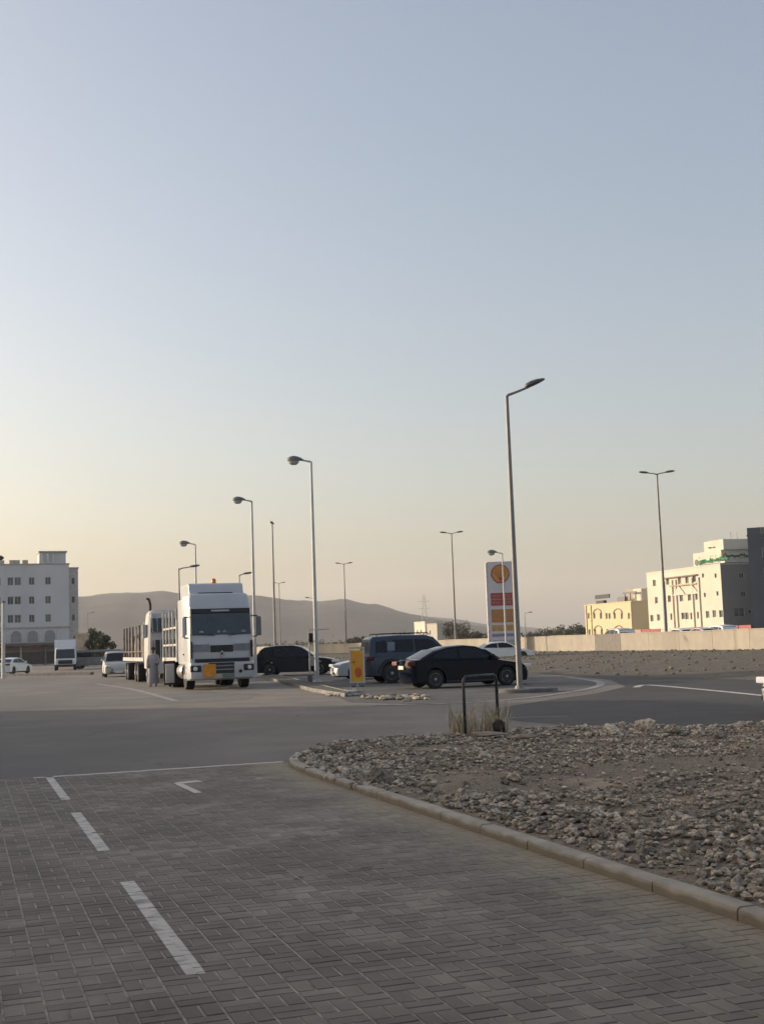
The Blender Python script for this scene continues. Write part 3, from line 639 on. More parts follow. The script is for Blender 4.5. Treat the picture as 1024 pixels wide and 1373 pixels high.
SUV = dict(L=4.7, W=1.93, wb=2.75, r=.40, fo=0, clear=.30, arch=.47,
    top=[(-2.28, .6), (-2.33, .85), (-2.30, 1.12), (-1.5, 1.14), (.8, 1.12), (1.1, 1.12), (1.7, 1.09), (2.1, 1.03), (2.27, .92), (2.33, .65)], bot=(2.28, -2.25),
    gh=[(-2.28, 1.05), (-2.18, 1.72), (-2.05, 1.83), (-1.0, 1.87), (.1, 1.85), (.42, 1.76), (1.02, 1.10)], belt=1.1,
    win=[[(-2.02, 1.22), (-1.96, 1.66), (-1.55, 1.70), (-1.55, 1.22)], [(-1.30, 1.22), (-1.30, 1.71), (-.45, 1.72), (-.45, 1.22)], [(-.38, 1.22), (-.38, 1.72), (.15, 1.70), (.38, 1.62), (.80, 1.22)]],
    rear=((-2.245, 1.2), (-2.185, 1.64)), front=((.98, 1.16), (.42, 1.72)))
XOV = dict(L=4.75, W=1.9, wb=2.8, r=.37, fo=-.02, clear=.24, arch=.43,
    top=[(-2.30, .6), (-2.37, .85), (-2.28, 1.10), (-1.6, 1.12), (.7, 1.03), (1.1, 1.02), (1.7, .97), (2.15, .86), (2.33, .70), (2.38, .52)], bot=(2.33, -2.3),
    gh=[(-2.24, 1.05), (-2.0, 1.45), (-1.75, 1.62), (-1.0, 1.70), (-.1, 1.69), (.35, 1.58), (1.15, 1.02)], belt=1.05,
    win=[[(-1.85, 1.20), (-1.72, 1.45), (-1.25, 1.55), (-1.25, 1.15)], [(-1.18, 1.15), (-1.18, 1.56), (-.35, 1.59), (-.33, 1.11)], [(-.26, 1.11), (-.28, 1.59), (.1, 1.56), (.38, 1.47), (.85, 1.09)]],
    rear=((-2.2, 1.14), (-1.9, 1.53)), front=((1.12, 1.06), (.40, 1.56)))
def car(name, label, cat, X, Y, head, sp, paint, z=0.012, group=None, rack=False, rimm=None, scale=1.0):
    t = thing(name, label, cat, (X, Y, z), head, group); t.scale = (scale,)*3
    L_, W_, wb, r, cl, ar = sp['L'], sp['W'], sp['wb'], sp['r'], sp['clear'], sp['arch']; hl = L_/2; xf, xr = wb/2+sp['fo'], -wb/2+sp['fo']
    out = [(sp['bot'][1], cl)]+sp['top']+[(sp['bot'][0], cl)]
    def arch(xc):
        a0 = math.asin((cl-r)/ar) if abs((cl-r)/ar) < 1 else -.3; return [(xc+ar*cos(a), r+ar*sin(a)) for a in [a0+(pi-2*a0)*k/12 for k in range(13)]]
    out += arch(xf)+arch(xr)
    rows = [-1, -.94, -.78, -.4, 0, .4, .78, .94, 1]; b = MB(); n_ = len(out); R = []
    for tt in rows:
        ring = []
        for (x, z_) in out:
            e = max(0, abs(x)-hl*.55)/(hl*.45); x2 = x-math.copysign(e*e*(.10*abs(tt)**2+.14*abs(tt)**6), x)
            z2 = z_-(.035*abs(tt)**5 if z_ > sp['belt']*.8 else 0)
            wz = 1-.05*max(0, z_-.6)/.4-.03*max(0, .45-z_)/.25-.05*e*e
            ring.append((x2, tt*W_/2*wz, z2))
        R.append(ring)
    k0 = len(b.v)
    for ring in R: b.v += ring
    for i in range(len(rows)-1):
        for j in range(n_): a = k0+i*n_+j; c = k0+i*n_+(j+1) % n_; b.face((a, c, c+n_, a+n_))
    b.face([k0+j for j in reversed(range(n_))]); b.face([k0+(len(rows)-1)*n_+j for j in range(n_)])
    b.build('body', paint, t, smooth=38, bevel=.018)
    b = MB(); b.box(-hl*.93, hl*.93, -W_*.36, W_*.36, cl-.05, r*2-.02); b.build('underbody', M_shadowed, t)
    gh = sp['gh']; zb, ztop = gh[0][1], max(g_[1] for g_ in gh)
    def hwz(z_): return W_/2*(.945-.20*(z_-sp['belt'])/(ztop-sp['belt']))
    b = MB(); R = []
    for tt in (-1, -.93, -.5, 0, .5, .93, 1):
        R.append([(x, tt*hwz(z_), z_+(.035*(1-tt*tt) if z_ > (zb+ztop)/2 else 0)-(.02 if abs(tt) == 1 else 0)*(z_ > zb+.1)) for x, z_ in gh])
    n_ = len(gh); k0 = 0
    for ring in R: b.v += ring
    for i in range(len(R)-1):
        for j in range(n_): a = i*n_+j; c = i*n_+(j+1) % n_; b.face((a, c, c+n_, a+n_))
    b.face(list(reversed(range(n_)))); b.face([(len(R)-1)*n_+j for j in range(n_)])
    b.build('cabin', paint, t, smooth=38)
    for s_ in (-1, 1):
        for wp in sp['win']:
            b = MB(); pts = [(x, s_*(hwz(z_)+.010), z_-.012) for x, z_ in wp]; b.poly(pts if s_ > 0 else pts[::-1]); b.poly([(p[0], p[1]-s_*.008, p[2]) for p in (pts[::-1] if s_ > 0 else pts)]); b.build('window', M_tint, t)
    for nm, ((xa, za), (xb, zb2)) in (('rear_window', sp['rear']), ('windscreen', sp['front'])):
        sg = -1 if nm == 'rear_window' else 1; b = MB(); dx, dz = xb-xa, zb2-za; l = hypot(dx, dz); nx, nz_ = (dz/l, -dx/l) if sg > 0 else (-dz/l, dx/l)
        if nz_ < 0 and abs(nz_) > .15: nx, nz_ = -nx, -nz_
        q = []
        for (x, z_), f_ in (((xa, za), 1), ((xb, zb2), 1)):
            q.append([(x+nx*.014, tt*hwz(z_)*.90, z_+nz_*.014+.03*(1-tt*tt)*(1 if z_ == zb2 else .2)) for tt in (-1, -.5, 0, .5, 1)])
        for k in range(4):
            b.poly([q[0][k], q[0][k+1], q[1][k+1], q[1][k]][::(1 if sg > 0 else -1)])
        b.build(nm, M_tint, t, smooth=60)
    for s_ in (-1, 1):
        wheel(t, xf, s_*(W_/2-.12), r, .22, r*.68, s_, 5, rimm); wheel(t, xr, s_*(W_/2-.12), r, .22, r*.68, s_, 5, rimm)
    zl = sp['top'][-2][1]
    hx = sp['top'][-2][0]; zt2 = sp['top'][2][1]
    for s_ in (-1, 1):
        b = MB(); b.cbox((hx-.13, s_*W_*.36, zl+.04), (.28, .38, .13), -s_*.35); b.build('headlight', M_lens, t, bevel=.03)
        b = MB(); b.cbox((sp['top'][1][0]+.10, s_*W_*.385, zt2-.13), (.26, .34, .16), s_*.25); b.build('tail_light', M_red, t, bevel=.03)
        b = MB(); mx_ = sp['win'][-1][-1][0]-.05; b.lathe([(.02, -.09), (.08, -.06), (.095, .02), (.06, .08), (.01, .09)], (mx_, s_*(W_/2+.06), sp['belt']+.10), 'y', 10, (.8, 1.1, .9)); b.build('mirror', paint, t, smooth=60)
        for xh in (-.55, .35): b = MB(); b.cbox((xh, s_*(W_/2*.975+.012), sp['belt']-.10), (.17, .03, .028)); b.build('door_handle', paint, t, bevel=.008)
    b = MB(); b.cbox((sp['top'][1][0]-.018, 0, zt2-.27), (.03, .5, .13)); b.build('number_plate', M_plate, t)
    b = MB(); b.cbox((hl-.03, 0, .36), (.03, .5, .13)); b.build('number_plate', M_plate, t)
    b = MB(); b.cbox((hl-.055, 0, .50), (.06, W_*.5, .13)); b.cbox((hl-.075, 0, .33), (.06, W_*.6, .10)); b.build('grille', M_trim, t)
    for s_ in (-1, 1): box('sill_trim', xr+ar+.03, xf-ar-.03, s_*(W_/2*.955)-.022, s_*(W_/2*.955)+.022, cl-.005, cl+.06, M_trim, t)
    if rack:
        b = MB()
        for s_ in (-1, 1): b.tube([(-1.9, s_*.62, 1.86), (-1.85, s_*.62, 1.95), (.2, s_*.62, 1.95), (.28, s_*.62, 1.86)], .022, 6)
        for x in (-1.6, -.8, 0): b.tube([(x, -.62, 1.95), (x, .62, 1.95)], .018, 6)
        b.build('roof_rack', M_trim, t)
        b = MB(); 
        for s_ in (-1, 1):
            for xx in (xf, xr):
                pts = [(xx+(ar+.10)*cos(a), r+(ar+.10)*sin(a)) for a in [pi*k/10 for k in range(11)]]+[(xx+(ar-.01)*cos(a), r+(ar-.01)*sin(a)) for a in [pi*(10-k)/10 for k in range(11)]]
                y0 = s_*(W_/2*.96); b.prism(pts, min(y0, y0+s_*.055), max(y0, y0+s_*.055))
        b.build('wheel_arch', M_trim, t)
    return t
def cpos(px, Y): return (px-512)/FPX*Y/cos(0)+.0
# parked cars (heading 0 = pointing right)
x0 = at(621, 900, 44.5).x
sed = car('saloon_car', 'glossy black saloon parked side-on beside the tall grey lamp post', 'car', x0, 44.8, radians(20), SED, M_black)
x0 = at(562, 890, 52).x
suv = car('four_wheel_drive', 'boxy blue four-wheel drive with roof rack parked behind the black saloon', 'car', x0, 52.2, radians(14), SUV, M_blue, rack=True, scale=1.04)
box('window_sticker', -1.52, -1.22, -.885, -.87, 1.28, 1.62, mat('pale_sticker', (.22, .25, .33), .5), suv)
x0 = at(398, 890, 71).x
car('crossover_car', 'dark navy crossover parked side-on between the white truck and a lamp post', 'car', x0, 71.0, radians(-4), XOV, M_navy)
x0 = at(510, 890, 58).x
car('hatchback_car', 'silver car with its nose showing left of the yellow board', 'car', x0, 58.5, radians(190), SED, M_silver)
x0 = at(1022, 930, 23.5).x
car('saloon_car', 'white car just entering the picture at the right edge', 'car', x0+2.49, 23.6, radians(176), SED, M_whitec)
x0 = at(677, 875, 90).x
car('pickup_car', 'white car behind the bonnet of the black saloon below the price sign', 'car', x0, 92, radians(5), SED, M_whitec)
x0 = at(157, 896, 84).x
car('saloon_car', 'dusty white car nose-on behind the flatbed truck', 'car', x0-.2, 85, radians(-75), XOV, M_white2)
x0 = at(17, 900, 112).x
car('saloon_car', 'white car parked low beside the slim white pole at far left', 'car', x0, 112, radians(80), SED, M_whitec)
hz = TZ+.02
for px, Y, lab, sp, pm_, hd_ in [(826, 112, 'white car driving on the highway in front of the yellow villa', XOV, M_whitec, 107), (912, 108, 'white car on the highway below the cream block, left of its neighbour', SED, M_whitec, 107), (940, 104, 'silver car on the highway below the cream block, nearer the grey wall', SED, M_silver, 107), (963, 116, 'small white van-like car at the corner of the cream block', XOV, M_whitec, 107)]:
    p = at(px, 850, Y); car('highway_car', lab, 'car', p.x, Y, radians(hd_), sp, pm_, z=hz, group='cars on the highway')

# red and white hoarding panels in front of the cream block
M_brr = mat('red_sheet', (.36, .07, .06), .6); M_brw = mat('white_sheet', (.55, .51, .47), .6); M_pk = mat('pink_sheet', (.42, .25, .21), .6)
HM = []
for m_ in (M_brr, M_brw, M_pk):
    b = MB(); b.box(0, 2.3, -.03, .03, .08, 1.75); b.box(.05, .12, .031, .9, 0, .07); b.box(2.2, 2.27, .031, .9, 0, .07); HM.append(b.mesh('hoarding_panel', m_))
HL = ['pink hoarding panel farthest left, at the foot of the last highway lamp', 'red hoarding panel just right of the pink one by the lamp foot', 'second red hoarding panel left of the white pair', 'white hoarding panel first of the white pair', 'white hoarding panel second of the white pair', 'pink hoarding panel below the middle of the cream block', 'red hoarding panel right of the middle pink one', 'white hoarding panel alone below the clinic corner', 'red hoarding panel left of the grey street face', 'dark red hoarding panel below the grey-blue tower', 'red hoarding panel at the right edge of the picture']
for k, ty in enumerate((2, 0, 0, 1, 1, 2, 0, 1, 0, 0, 0)):
    x, y = H2(32, 57-2.45*k); o = inst(HM[ty], 'hoarding_panel', None, (x, y, TZ), hang+pi); o['label'] = HL[k]; o['category'] = 'hoarding'; o['group'] = 'hoarding panels beyond the highway'

# ---- yellow board
yb = (at(479, 900, 48.3).x, 48.3); t = thing('advert_board', 'yellow upright advertising board with orange print and pale frame', 'sign', (yb[0], yb[1], .012), radians(-6))
M_by = overlay(mat('board_yellow', (.78, .42, .04), .5, var=.03), (.66, .20, .02), 2.2, .50, .62, .4)
b = MB(); zb0, zb1 = .20, 1.40; w_ = .245
b.box(-w_, w_, -.05, -.03, zb0, zb1); b.build('board', M_by, t)
box('frame', -w_-.05, -w_-.002, -.07, .0, .13, zb1+.05, M_sw, t); box('frame', w_+.002, w_+.05, -.07, .0, .13, zb1+.05, M_sw, t)
box('frame', -w_-.05, w_+.05, -.07, .0, zb1+.052, zb1+.13, mat('board_header', (.62, .58, .38), .5), t); box('frame', -w_, w_, -.07, 0, .14, .19, M_sw, t)
box('leg', -w_+.05, -w_+.1, -.25, .35, 0, .04, M_trim, t); box('leg', w_-.1, w_-.05, -.25, .35, 0, .04, M_trim, t)
box('foot_post', -.03, .03, -.045, -.005, 0.0, .138, M_pole_l, t)
b = MB(); b.lathe([(.02, -.01), (.14, -.01), (.14, 0), (.02, 0)], (.04, -.052, .55), 'y', 12, (1, 1, 1.4)); b.lathe([(.01, -.01), (.05, -.01), (.05, 0), (.01, 0)], (-.12, -.052, .95), 'y', 8); b.build('print', mat('board_orange', (.62, .12, .02), .5), t)
# post with dark signal box and white panel
pb = G(416, 916); t = thing('signal_post', 'slim post with dark box and white panel just left of the lamp base', 'post', (pb[0], pb[1], .012))
b = MB(); b.tube([(0, 0, 0), (0, 0, 2.35)], .035, 8); b.tube([(0, 0, 2.33), (.9, .0, 2.36)], .02, 6); b.build('post', M_pole_l, t)
box('signal_box', -.02, .18, -.12, -.04, 1.78, 2.2, M_trim, t, bevel=.02); box('white_panel', -.0, .2, -.08, -.04, .75, 1.2, M_white2, t); box('foot', -.1, .1, -.1, .1, 0, .35, M_kerbdark, t)

# kerbed islands by the lamp
def island(pts, label, m=M_lot, hh=.13):
    t = thing('traffic_island', label, 'kerbed island'); b = MB(); n_ = len(pts); cx = sum(p[0] for p in pts)/n_; cy = sum(p[1] for p in pts)/n_
    def inw(p, d): l = hypot(p[0]-cx, p[1]-cy); return (p[0]+(cx-p[0])*d/l, p[1]+(cy-p[1])*d/l)
    b = MB(); rings = [[(*p, .0) for p in pts], [(*p, hh-.02) for p in pts], [(*inw(p, .03), hh) for p in pts], [(*inw(p, .17), hh) for p in pts], [(*inw(p, .172), .05) for p in pts]]
    b.loft(rings, cap=False); b.build('kerb', mat('grey_kerb', (.24, .225, .20), .9, var=.2, scale=2, bump=.3), t)
    b = MB(); b.poly([(*inw(p, .171), hh-.03) for p in pts]); b.build('fill', m, t); return t
island([G(356, 906), G(380, 909), G(430, 922), G(470, 932), G(462, 935), G(420, 928), G(372, 915), G(350, 908.5)][::-1], 'long low kerbed strip running from the dark crossover towards the lamp', M_dirt)
b = MB(); rr = random.Random(8)
for k in range(60):
    p = G(rr.uniform(440, 480), rr.uniform(927, 934)); d = rr.uniform(.08, .3); b.tint = rr.random(); b.stone((*p, .04), (d*1.6, d, d*.5), k, rr.uniform(0, 6))
one(b, 'broken_concrete', [mat('pale_rubble', (.42, .39, .35), .9, scale=10, c2=(.26, .24, .21), rnd=.3)], 'scatter of pale broken concrete in front of the yellow board', 'rubble', tint=True)['kind'] = 'stuff'
b = MB()
for k in range(90):
    p = G(rr.uniform(485, 572), rr.gauss(937, 1.6)); d = rr.uniform(.06, .26); b.tint = rr.random(); b.stone((*p, .04), (d*1.6, d, d*.6), k, rr.uniform(0, 6))
one(b, 'loose_rubble', [M_rock], 'dark loose rubble in front of the blue four-wheel drive', 'rubble', tint=True)['kind'] = 'stuff'

# ---- trucks.  local frame: x to the truck's right as seen from the front, y backwards, origin under the middle of the bumper
def twheel(t, x, y, r=.5, wd=.32):
    b = MB(); b.lathe([(r*.58, -wd/2), (r*.95, -wd/2), (r, -wd*.35), (r, wd*.35), (r*.95, wd/2), (r*.58, wd/2)], (0, 0, 0), 'x', 24)
    w_ = b.build('wheel', M_tyre, t, smooth=40); w_.location = (x, y, r)
    s_ = -1 if x < 0 else 1; b = MB(); b.lathe([(.02, s_*(wd/2-.10)), (r*.55, s_*(wd/2-.10)), (r*.58, s_*wd/2), (r*.5, s_*(wd/2-.02)), (r*.25, s_*(wd/2-.05)), (r*.22, s_*(wd/2+.03)), (.02, s_*(wd/2+.03))], (0, 0, 0), 'x', 20)
    b.build('rim', M_white2, w_, smooth=40)
def truck_cab(t, H=3.85, W=2.48, Lc=2.25, paint=M_white):
    hw = W/2; b = MB(); rings = []
    # cab shell: horizontal outline rings with rounded front corners
    def ring(z, yf, wx, yb_): c = .22; return [(-wx, yb_, z), (-wx, yf+c, z), (-wx+c*.3, yf+c*.3, z), (-wx+c, yf, z), (0, yf-.03, z), (wx-c, yf, z), (wx-c*.3, yf+c*.3, z), (wx, yf+c, z), (wx, yb_, z)]
    rings = [ring(.95, .02, hw, Lc), ring(1.3, .0, hw, Lc), ring(1.78, .02, hw, Lc), ring(2.0, .05, hw, Lc), ring(3.02, .26, hw-.03, Lc), ring(3.12, .29, hw-.03, Lc), ring(H-.16, .42, hw-.06, Lc), ring(H-.04, .50, hw-.10, Lc-.05), ring(H, .64, hw-.18, Lc-.1)]
    b.loft(rings); b.build('cab', paint, t, smooth=32, bevel=.02)
    def front_quad(z0, z1, x0, x1, off, m, name, par=t, yf=lambda z: .05+(z-2.0)*.206, th=.03):
        b = MB(); y0, y1 = yf(z0)-off, yf(z1)-off
        b.hexa([(x0, y0-th, z0), (x1, y0-th, z0), (x1, y0+.02, z0), (x0, y0+.02, z0), (x0, y1-th, z1), (x1, y1-th, z1), (x1, y1+.02, z1), (x0, y1+.02, z1)])
        return b.build(name, m, par, bevel=.012)
    ws = front_quad(2.06, 3.03, -hw+.10, hw-.10, .03, M_wind, 'windscreen')
    front_quad(2.88, 3.05, -hw+.11, hw-.11, .075, M_trim, 'sun_visor')
    front_quad(2.935, 3.0, -.36, .34, .112, mat('visor_lettering', (.42, .42, .40), .6), 'visor_band', th=.006)
    for k, (x_, w_) in enumerate(((-.75, .16), (-.1, .10), (.12, .13), (.85, .14))):
        b = MB(); b.lathe([(.01, -.04), (w_*.6, -.03), (w_*.6, .03), (.01, .06)], (x_, .03, 2.16), n=8); b.build('dashboard_item', mat('pale_dash_item', (.30, .33, .32), .7), ws)
    for s_ in (-1, 1):
        b = MB(); b.tube([(s_*.25, -.06, 2.02), (s_*.75, -.045, 2.08)], .014, 5); b.build('wiper', M_trim, t)
    flat = lambda z: 0.0
    front_quad(1.40, 1.66, -.43, .43, .02, M_trim, 'upper_grille', yf=flat)
    for s_ in (-1, 1):
        b = MB(); b.hexa([(s_*.46 if s_ > 0 else -hw+.17, -.035, 1.44), (hw-.17 if s_ > 0 else -.46, -.035, 1.44), (hw-.17 if s_ > 0 else -.46, .02, 1.44), (s_*.46 if s_ > 0 else -hw+.17, .02, 1.44)]+[(s_*.46 if s_ > 0 else -hw+.17, -.03, 1.70), (hw-.17 if s_ > 0 else -.46, -.03, 1.70), (hw-.17 if s_ > 0 else -.46, .02, 1.70), (s_*.46 if s_ > 0 else -hw+.17, .02, 1.70)])
        b.build('upper_grille_wing', mat('grey_grille', (.20, .22, .235), .5), t)
        box('air_deflector', s_*(hw-.09)-.035, s_*(hw-.09)+.035, -.06, .05, 1.18, 1.82, M_trim, t, bevel=.015)
    b = MB(); b.prism([(0, 1.20), (.10, 1.34), (0, 1.48), (-.10, 1.34)][::-1], -.075, -.025); em = b.build('emblem', mat('chrome_badge', (.45, .46, .48), .25, .8), t)
    b = MB(); b.prism([(0, 1.27), (.05, 1.34), (0, 1.41), (-.05, 1.34)][::-1], -.082, -.076); b.build('emblem_hole', M_trim, em)
    # bumper
    b = MB(); pr = []
    for z, yf, wx in ((.36, .06, hw-.02), (.42, -.08, hw+.0), (.62, -.14, hw+.01), (1.0, -.11, hw+.01), (1.04, -.04, hw)):
        c = .25; pr.append([(-wx, 1.05, z), (-wx, yf+c, z), (-wx+c*.3, yf+c*.28, z), (-wx+c, yf, z), (wx-c, yf, z), (wx-c*.3, yf+c*.28, z), (wx, yf+c, z), (wx, 1.05, z), (wx-.1, 1.05, z), (wx-.1, .4, z), (-wx+.1, .4, z), (-wx+.1, 1.05, z)])
    b.loft(pr); b.build('bumper', paint, t, smooth=30, bevel=.015)
    box('lower_grille', -.52, .44, -.165, -.05, .60, 1.0, M_trim, t, bevel=.01)
    for z in (.72, .86): box('grille_slat', -.5, .42, -.185, -.167, z, z+.05, mat('grey_grille', (.2, .22, .235), .5), t)
    box('grille_header', -hw+.2, hw-.2, -.10, .0, 1.045, 1.16, M_trim, t)
    for s_ in (-1, 1):
        b = MB(); b.cbox((s_*(hw-.24), -.075, .80), (.40, .16, .24), s_*.32); hl = b.build('headlight', M_trim, t, bevel=.03)
        b = MB(); b.lathe([(.01, -.05), (.075, -.04), (.085, .02), (.01, .02)], (s_*(hw-.22), -.15, .80), 'y', 12); b.build('lens', M_lens, hl, smooth=50)
        b = MB(); b.lathe([(.01, -.03), (.06, -.02), (.07, .03), (.01, .03)], (s_*.68, -.16, .66), 'y', 12); b.build('fog_lamp', M_trim if s_ > 0 else M_lens, t, smooth=50)
    b = MB(); b.cbox((hw*-.50, -.205, .84), (.03, .03, .03)); 
    b = MB(); b.cbox((-.50, -.20, .72), (.47, .03, .47), 0.0); ob = b.build('orange_plate', mat('orange_plate', (.72, .27, .02), .5, var=.1, scale=6), t)
    box('number_plate', -.02, .44, -.19, -.166, .45, .57, mat('green_plate', (.12, .17, .13), .5), t)
    # doors and side windows
    for s_ in (-1, 1):
        x_ = s_*(hw+.004); d = box('door', min(x_, x_-s_*.03), max(x_, x_-s_*.03), .42, 1.5, 1.1, 2.02, paint, t, bevel=.01)
        b = MB(); P = [(.50, 2.08), (1.45, 2.08), (1.45, 2.78), (.62, 2.78)]; q = [(s_*(hw+.012-.042*(z-2.0)/.95), y_, z) for y_, z in P]; b.poly(q if s_ < 0 else q[::-1]); b.build('side_window', M_tint, t)
        box('door_handle', min(x_, x_+s_*.04), max(x_, x_+s_*.04), 1.25, 1.42, 1.32, 1.37, M_trim, d)
        # mirrors
        mr_ = MB(); mr_.box(s_*(hw+.14)-(.10 if s_ < 0 else .02), s_*(hw+.14)+(.02 if s_ < 0 else .16), -.02, .16, 1.98, 2.72); mo = mr_.build('mirror', mat('mirror_shell', (.16, .165, .17), .5) if s_ > 0 else paint, t, bevel=.04)
        b = MB(); b.tube([(s_*(hw-.06), .25, 2.75), (s_*(hw+.16), .08, 2.74)], .025, 6); b.tube([(s_*(hw-.02), .12, 1.95), (s_*(hw+.16), .08, 1.97)], .025, 6); b.build('mirror_arm', M_trim, mo)
    for k in range(3): box('step', -hw-.01, -hw+.28, .62, .95, .38+k*.22, .42+k*.22, M_trim, t); 
    b = MB()
    for k in range(3): b.box(hw-.28, hw+.01, .62, .95, .38+k*.22, .42+k*.22)
    b.build('step', M_trim, t)
def frame_at(px, Y): return at(px, 900, Y).x
RZ = radians(17.0)
X1, Y1 = frame_at(298, 50.6), 50.6
t1 = thing('tanker_truck', 'white high-roofed lorry cab facing the viewer with an orange plate', 'truck', (X1, Y1, .012), RZ)
truck_cab(t1, 3.65); t1.scale = (1.08,)*3
b = MB(); f_ = [(.95, 3.60), (1.0, 3.70), (1.15, 4.02), (1.28, 4.07), (3.5, 4.07), (3.5, 3.52)]; b.prism([(0, 0)]*0 or [(p[0], p[1]) for p in f_], -1.06, 1.06)
b.v = [(-v[1], v[0], v[2]) for v in b.v]; b.build('roof_fairing', M_white, t1, bevel=.04)
b = MB(); b.box(-.72, .62, .90, 1.02, 3.652, 3.70); b.build('roof_slot', M_trim, t1)
b = MB(); b.lathe([(.08, 4.074), (.09, 4.12), (.085, 4.24), (.04, 4.28), (.01, 4.285)], (.02, 1.7, 0), n=12); b.build('beacon', M_amber, t1, smooth=50)
for s_ in (-1, 1): twheel(t1, s_*1.05, 1.35); twheel(t1, s_*1.0, 5.0, wd=.5); twheel(t1, s_*1.0, 6.35, wd=.5)
for s_ in (-1, 1): box('chassis_rail', s_*.42-.05, s_*.42+.05, .4, 8.4, .62, .9, M_steel, t1)
box('sleeper_panel', -1.18, 1.18, 2.26, 3.45, .95, 3.50, M_white, t1, bevel=.04)
b = MB(); b.lathe([(.02, 2.35), (.30, 2.35), (.33, 2.40), (.33, 3.6), (.30, 3.65), (.02, 3.65)], (-.92, 0, .68), 'y', 16); b.build('fuel_tank', mat('tank_alloy', (.38, .38, .37), .35, .7), t1, smooth=40)
b = MB(); b.lathe([(.02, 2.35), (.30, 2.35), (.33, 2.40), (.33, 3.6), (.30, 3.65), (.02, 3.65)], (.92, 0, .68), 'y', 16); b.build('fuel_tank', MATS['tank_alloy'], t1, smooth=40)
# rear body: flat deck with white posts and a white flap
box('deck', -1.22, 1.22, 3.7, 8.6, 1.05, 1.22, M_white2, t1); box('headboard', -1.22, 1.22, 3.62, 3.70, 1.22, 2.75, M_white2, t1)
for s_ in (-1, 1):
    for k in range(5): box('stake', s_*1.18-.04, s_*1.18+.04, 3.85+k*1.12, 3.95+k*1.12, 1.22, 3.2-.1*(k % 2), M_white2, t1)
    for z in (1.7, 2.4): box('side_rail', s_*1.18-.02, s_*1.18+.02, 3.85, 8.45, z, z+.08, M_white2, t1)
    box('mudguard', s_*1.22-.32 if s_ > 0 else -1.25, 1.25 if s_ > 0 else -.9, 4.3, 7.1, 1.0, 1.045, M_trim, t1)
box('mud_flap', -1.62, -1.26, 4.15, 4.21, .20, .98, M_white, t1, bevel=.02); box('flap_frame', -1.68, -1.20, 4.215, 4.27, .12, 1.10, M_trim, t1)

X2, Y2 = frame_at(232, 63.0), 63.0
t2 = thing('flatbed_truck', 'older dusty white flatbed lorry with barred windscreen queued behind the first cab', 'truck', (X2, Y2, .012), RZ)
hw = 1.22; b = MB()
def rg(z, yf, wx): return [(-wx, 2.0, z), (-wx, yf+.15, z), (-wx+.12, yf, z), (wx-.12, yf, z), (wx, yf+.15, z), (wx, 2.0, z)]
b.loft([rg(.75, -.02, hw), rg(1.9, .0, hw), rg(3.0, .18, hw-.05), rg(3.55, .35, hw-.12), rg(3.72, .6, hw-.25)]); b.build('cab', M_white2, t2, smooth=30, bevel=.03)
b = MB(); b.hexa([(-1.1, -.03, 2.62), (1.1, -.03, 2.62), (1.1, .1, 2.62), (-1.1, .1, 2.62), (-1.06, .14, 3.3), (1.06, .14, 3.3), (1.06, .25, 3.3), (-1.06, .25, 3.3)]); b.build('windscreen', M_wind, t2)
M_bar = mat('guard_bar', (.33, .35, .36), .5, .3)
b_ = MB(); b_.tube([(0, -.09, 2.58), (0, .10, 3.36)], .022, 6); bar = b_.mesh('guard_bar', M_bar)
for k in range(9): o = inst(bar, 'guard_bar', t2, (-1.0+k*.25, 0, 0))
box('lower_grille', -.95, .95, -.06, .0, 1.25, 2.2, M_trim, t2)
b_ = MB(); b_.box(-.03, .03, -.10, -.062, 1.22, 2.25); bar2 = b_.mesh('grille_bar', M_white2)
for k in range(7): inst(bar2, 'grille_bar', t2, (-.9+k*.3, 0, 0))
box('bumper', -1.24, 1.24, -.18, .1, .5, 1.1, M_white2, t2, bevel=.03)
for s_ in (-1, 1):
    b = MB(); b.lathe([(.01, -.05), (.1, -.04), (.11, .02), (.01, .02)], (s_*.95, -.19, .85), 'y', 12); b.build('headlight', M_lens, t2, smooth=50)
    box('mirror', s_*1.40-.1, s_*1.40+.1, -.05, .02, 2.3, 2.95, M_trim if s_ > 0 else M_white2, t2, bevel=.02)
    b = MB(); P = [(.35, 2.35), (1.4, 2.35), (1.4, 3.0), (.5, 3.0)]; q = [(s_*(hw+.008), y_, z) for y_, z in P]; b.poly(q if s_ < 0 else q[::-1]); b.build('side_window', M_tint, t2)
b = MB(); b.tube([(-.95, 1.3, 3.5), (-.95, 1.3, 4.05), (-1.02, 1.25, 4.3), (-1.15, 1.2, 4.36)], .07, 8); b.build('exhaust_pipe', M_steel, t2, smooth=40)
for s_ in (-1, 1): twheel(t2, s_*1.03, 1.0); [twheel(t2, s_*1.0, y_, wd=.5) for y_ in (5.2, 6.5, 11.0, 12.3)]
box('deck', -1.24, 1.24, 2.3, 14.2, 1.12, 1.32, M_white2, t2)
for s_ in (-1, 1): box('chassis_rail', s_*.42-.05, s_*.42+.05, .6, 14, .70, 1.0, M_steel, t2)
b_ = MB(); b_.box(-.05, .05, 0, .12, 1.32, 3.05); stk = b_.mesh('stake', mat('rusty_stake', (.20, .155, .125), .8, var=.25)); stk2 = b_.mesh('stake', M_white2)
for k in range(7):
    for s_ in (-1, 1): inst(stk2 if k in (0, 2) else stk, 'stake', t2, (s_*1.2, 2.5+k*1.85, 0))
box('headboard', -1.22, 1.22, 2.2, 2.28, 1.32, 3.2, M_white2, t2)
for s_ in (-1, 1): box('side_rail', s_*1.2-.02, s_*1.2+.02, 2.5, 13.8, 1.6, 1.67, MATS['rusty_stake'], t2)

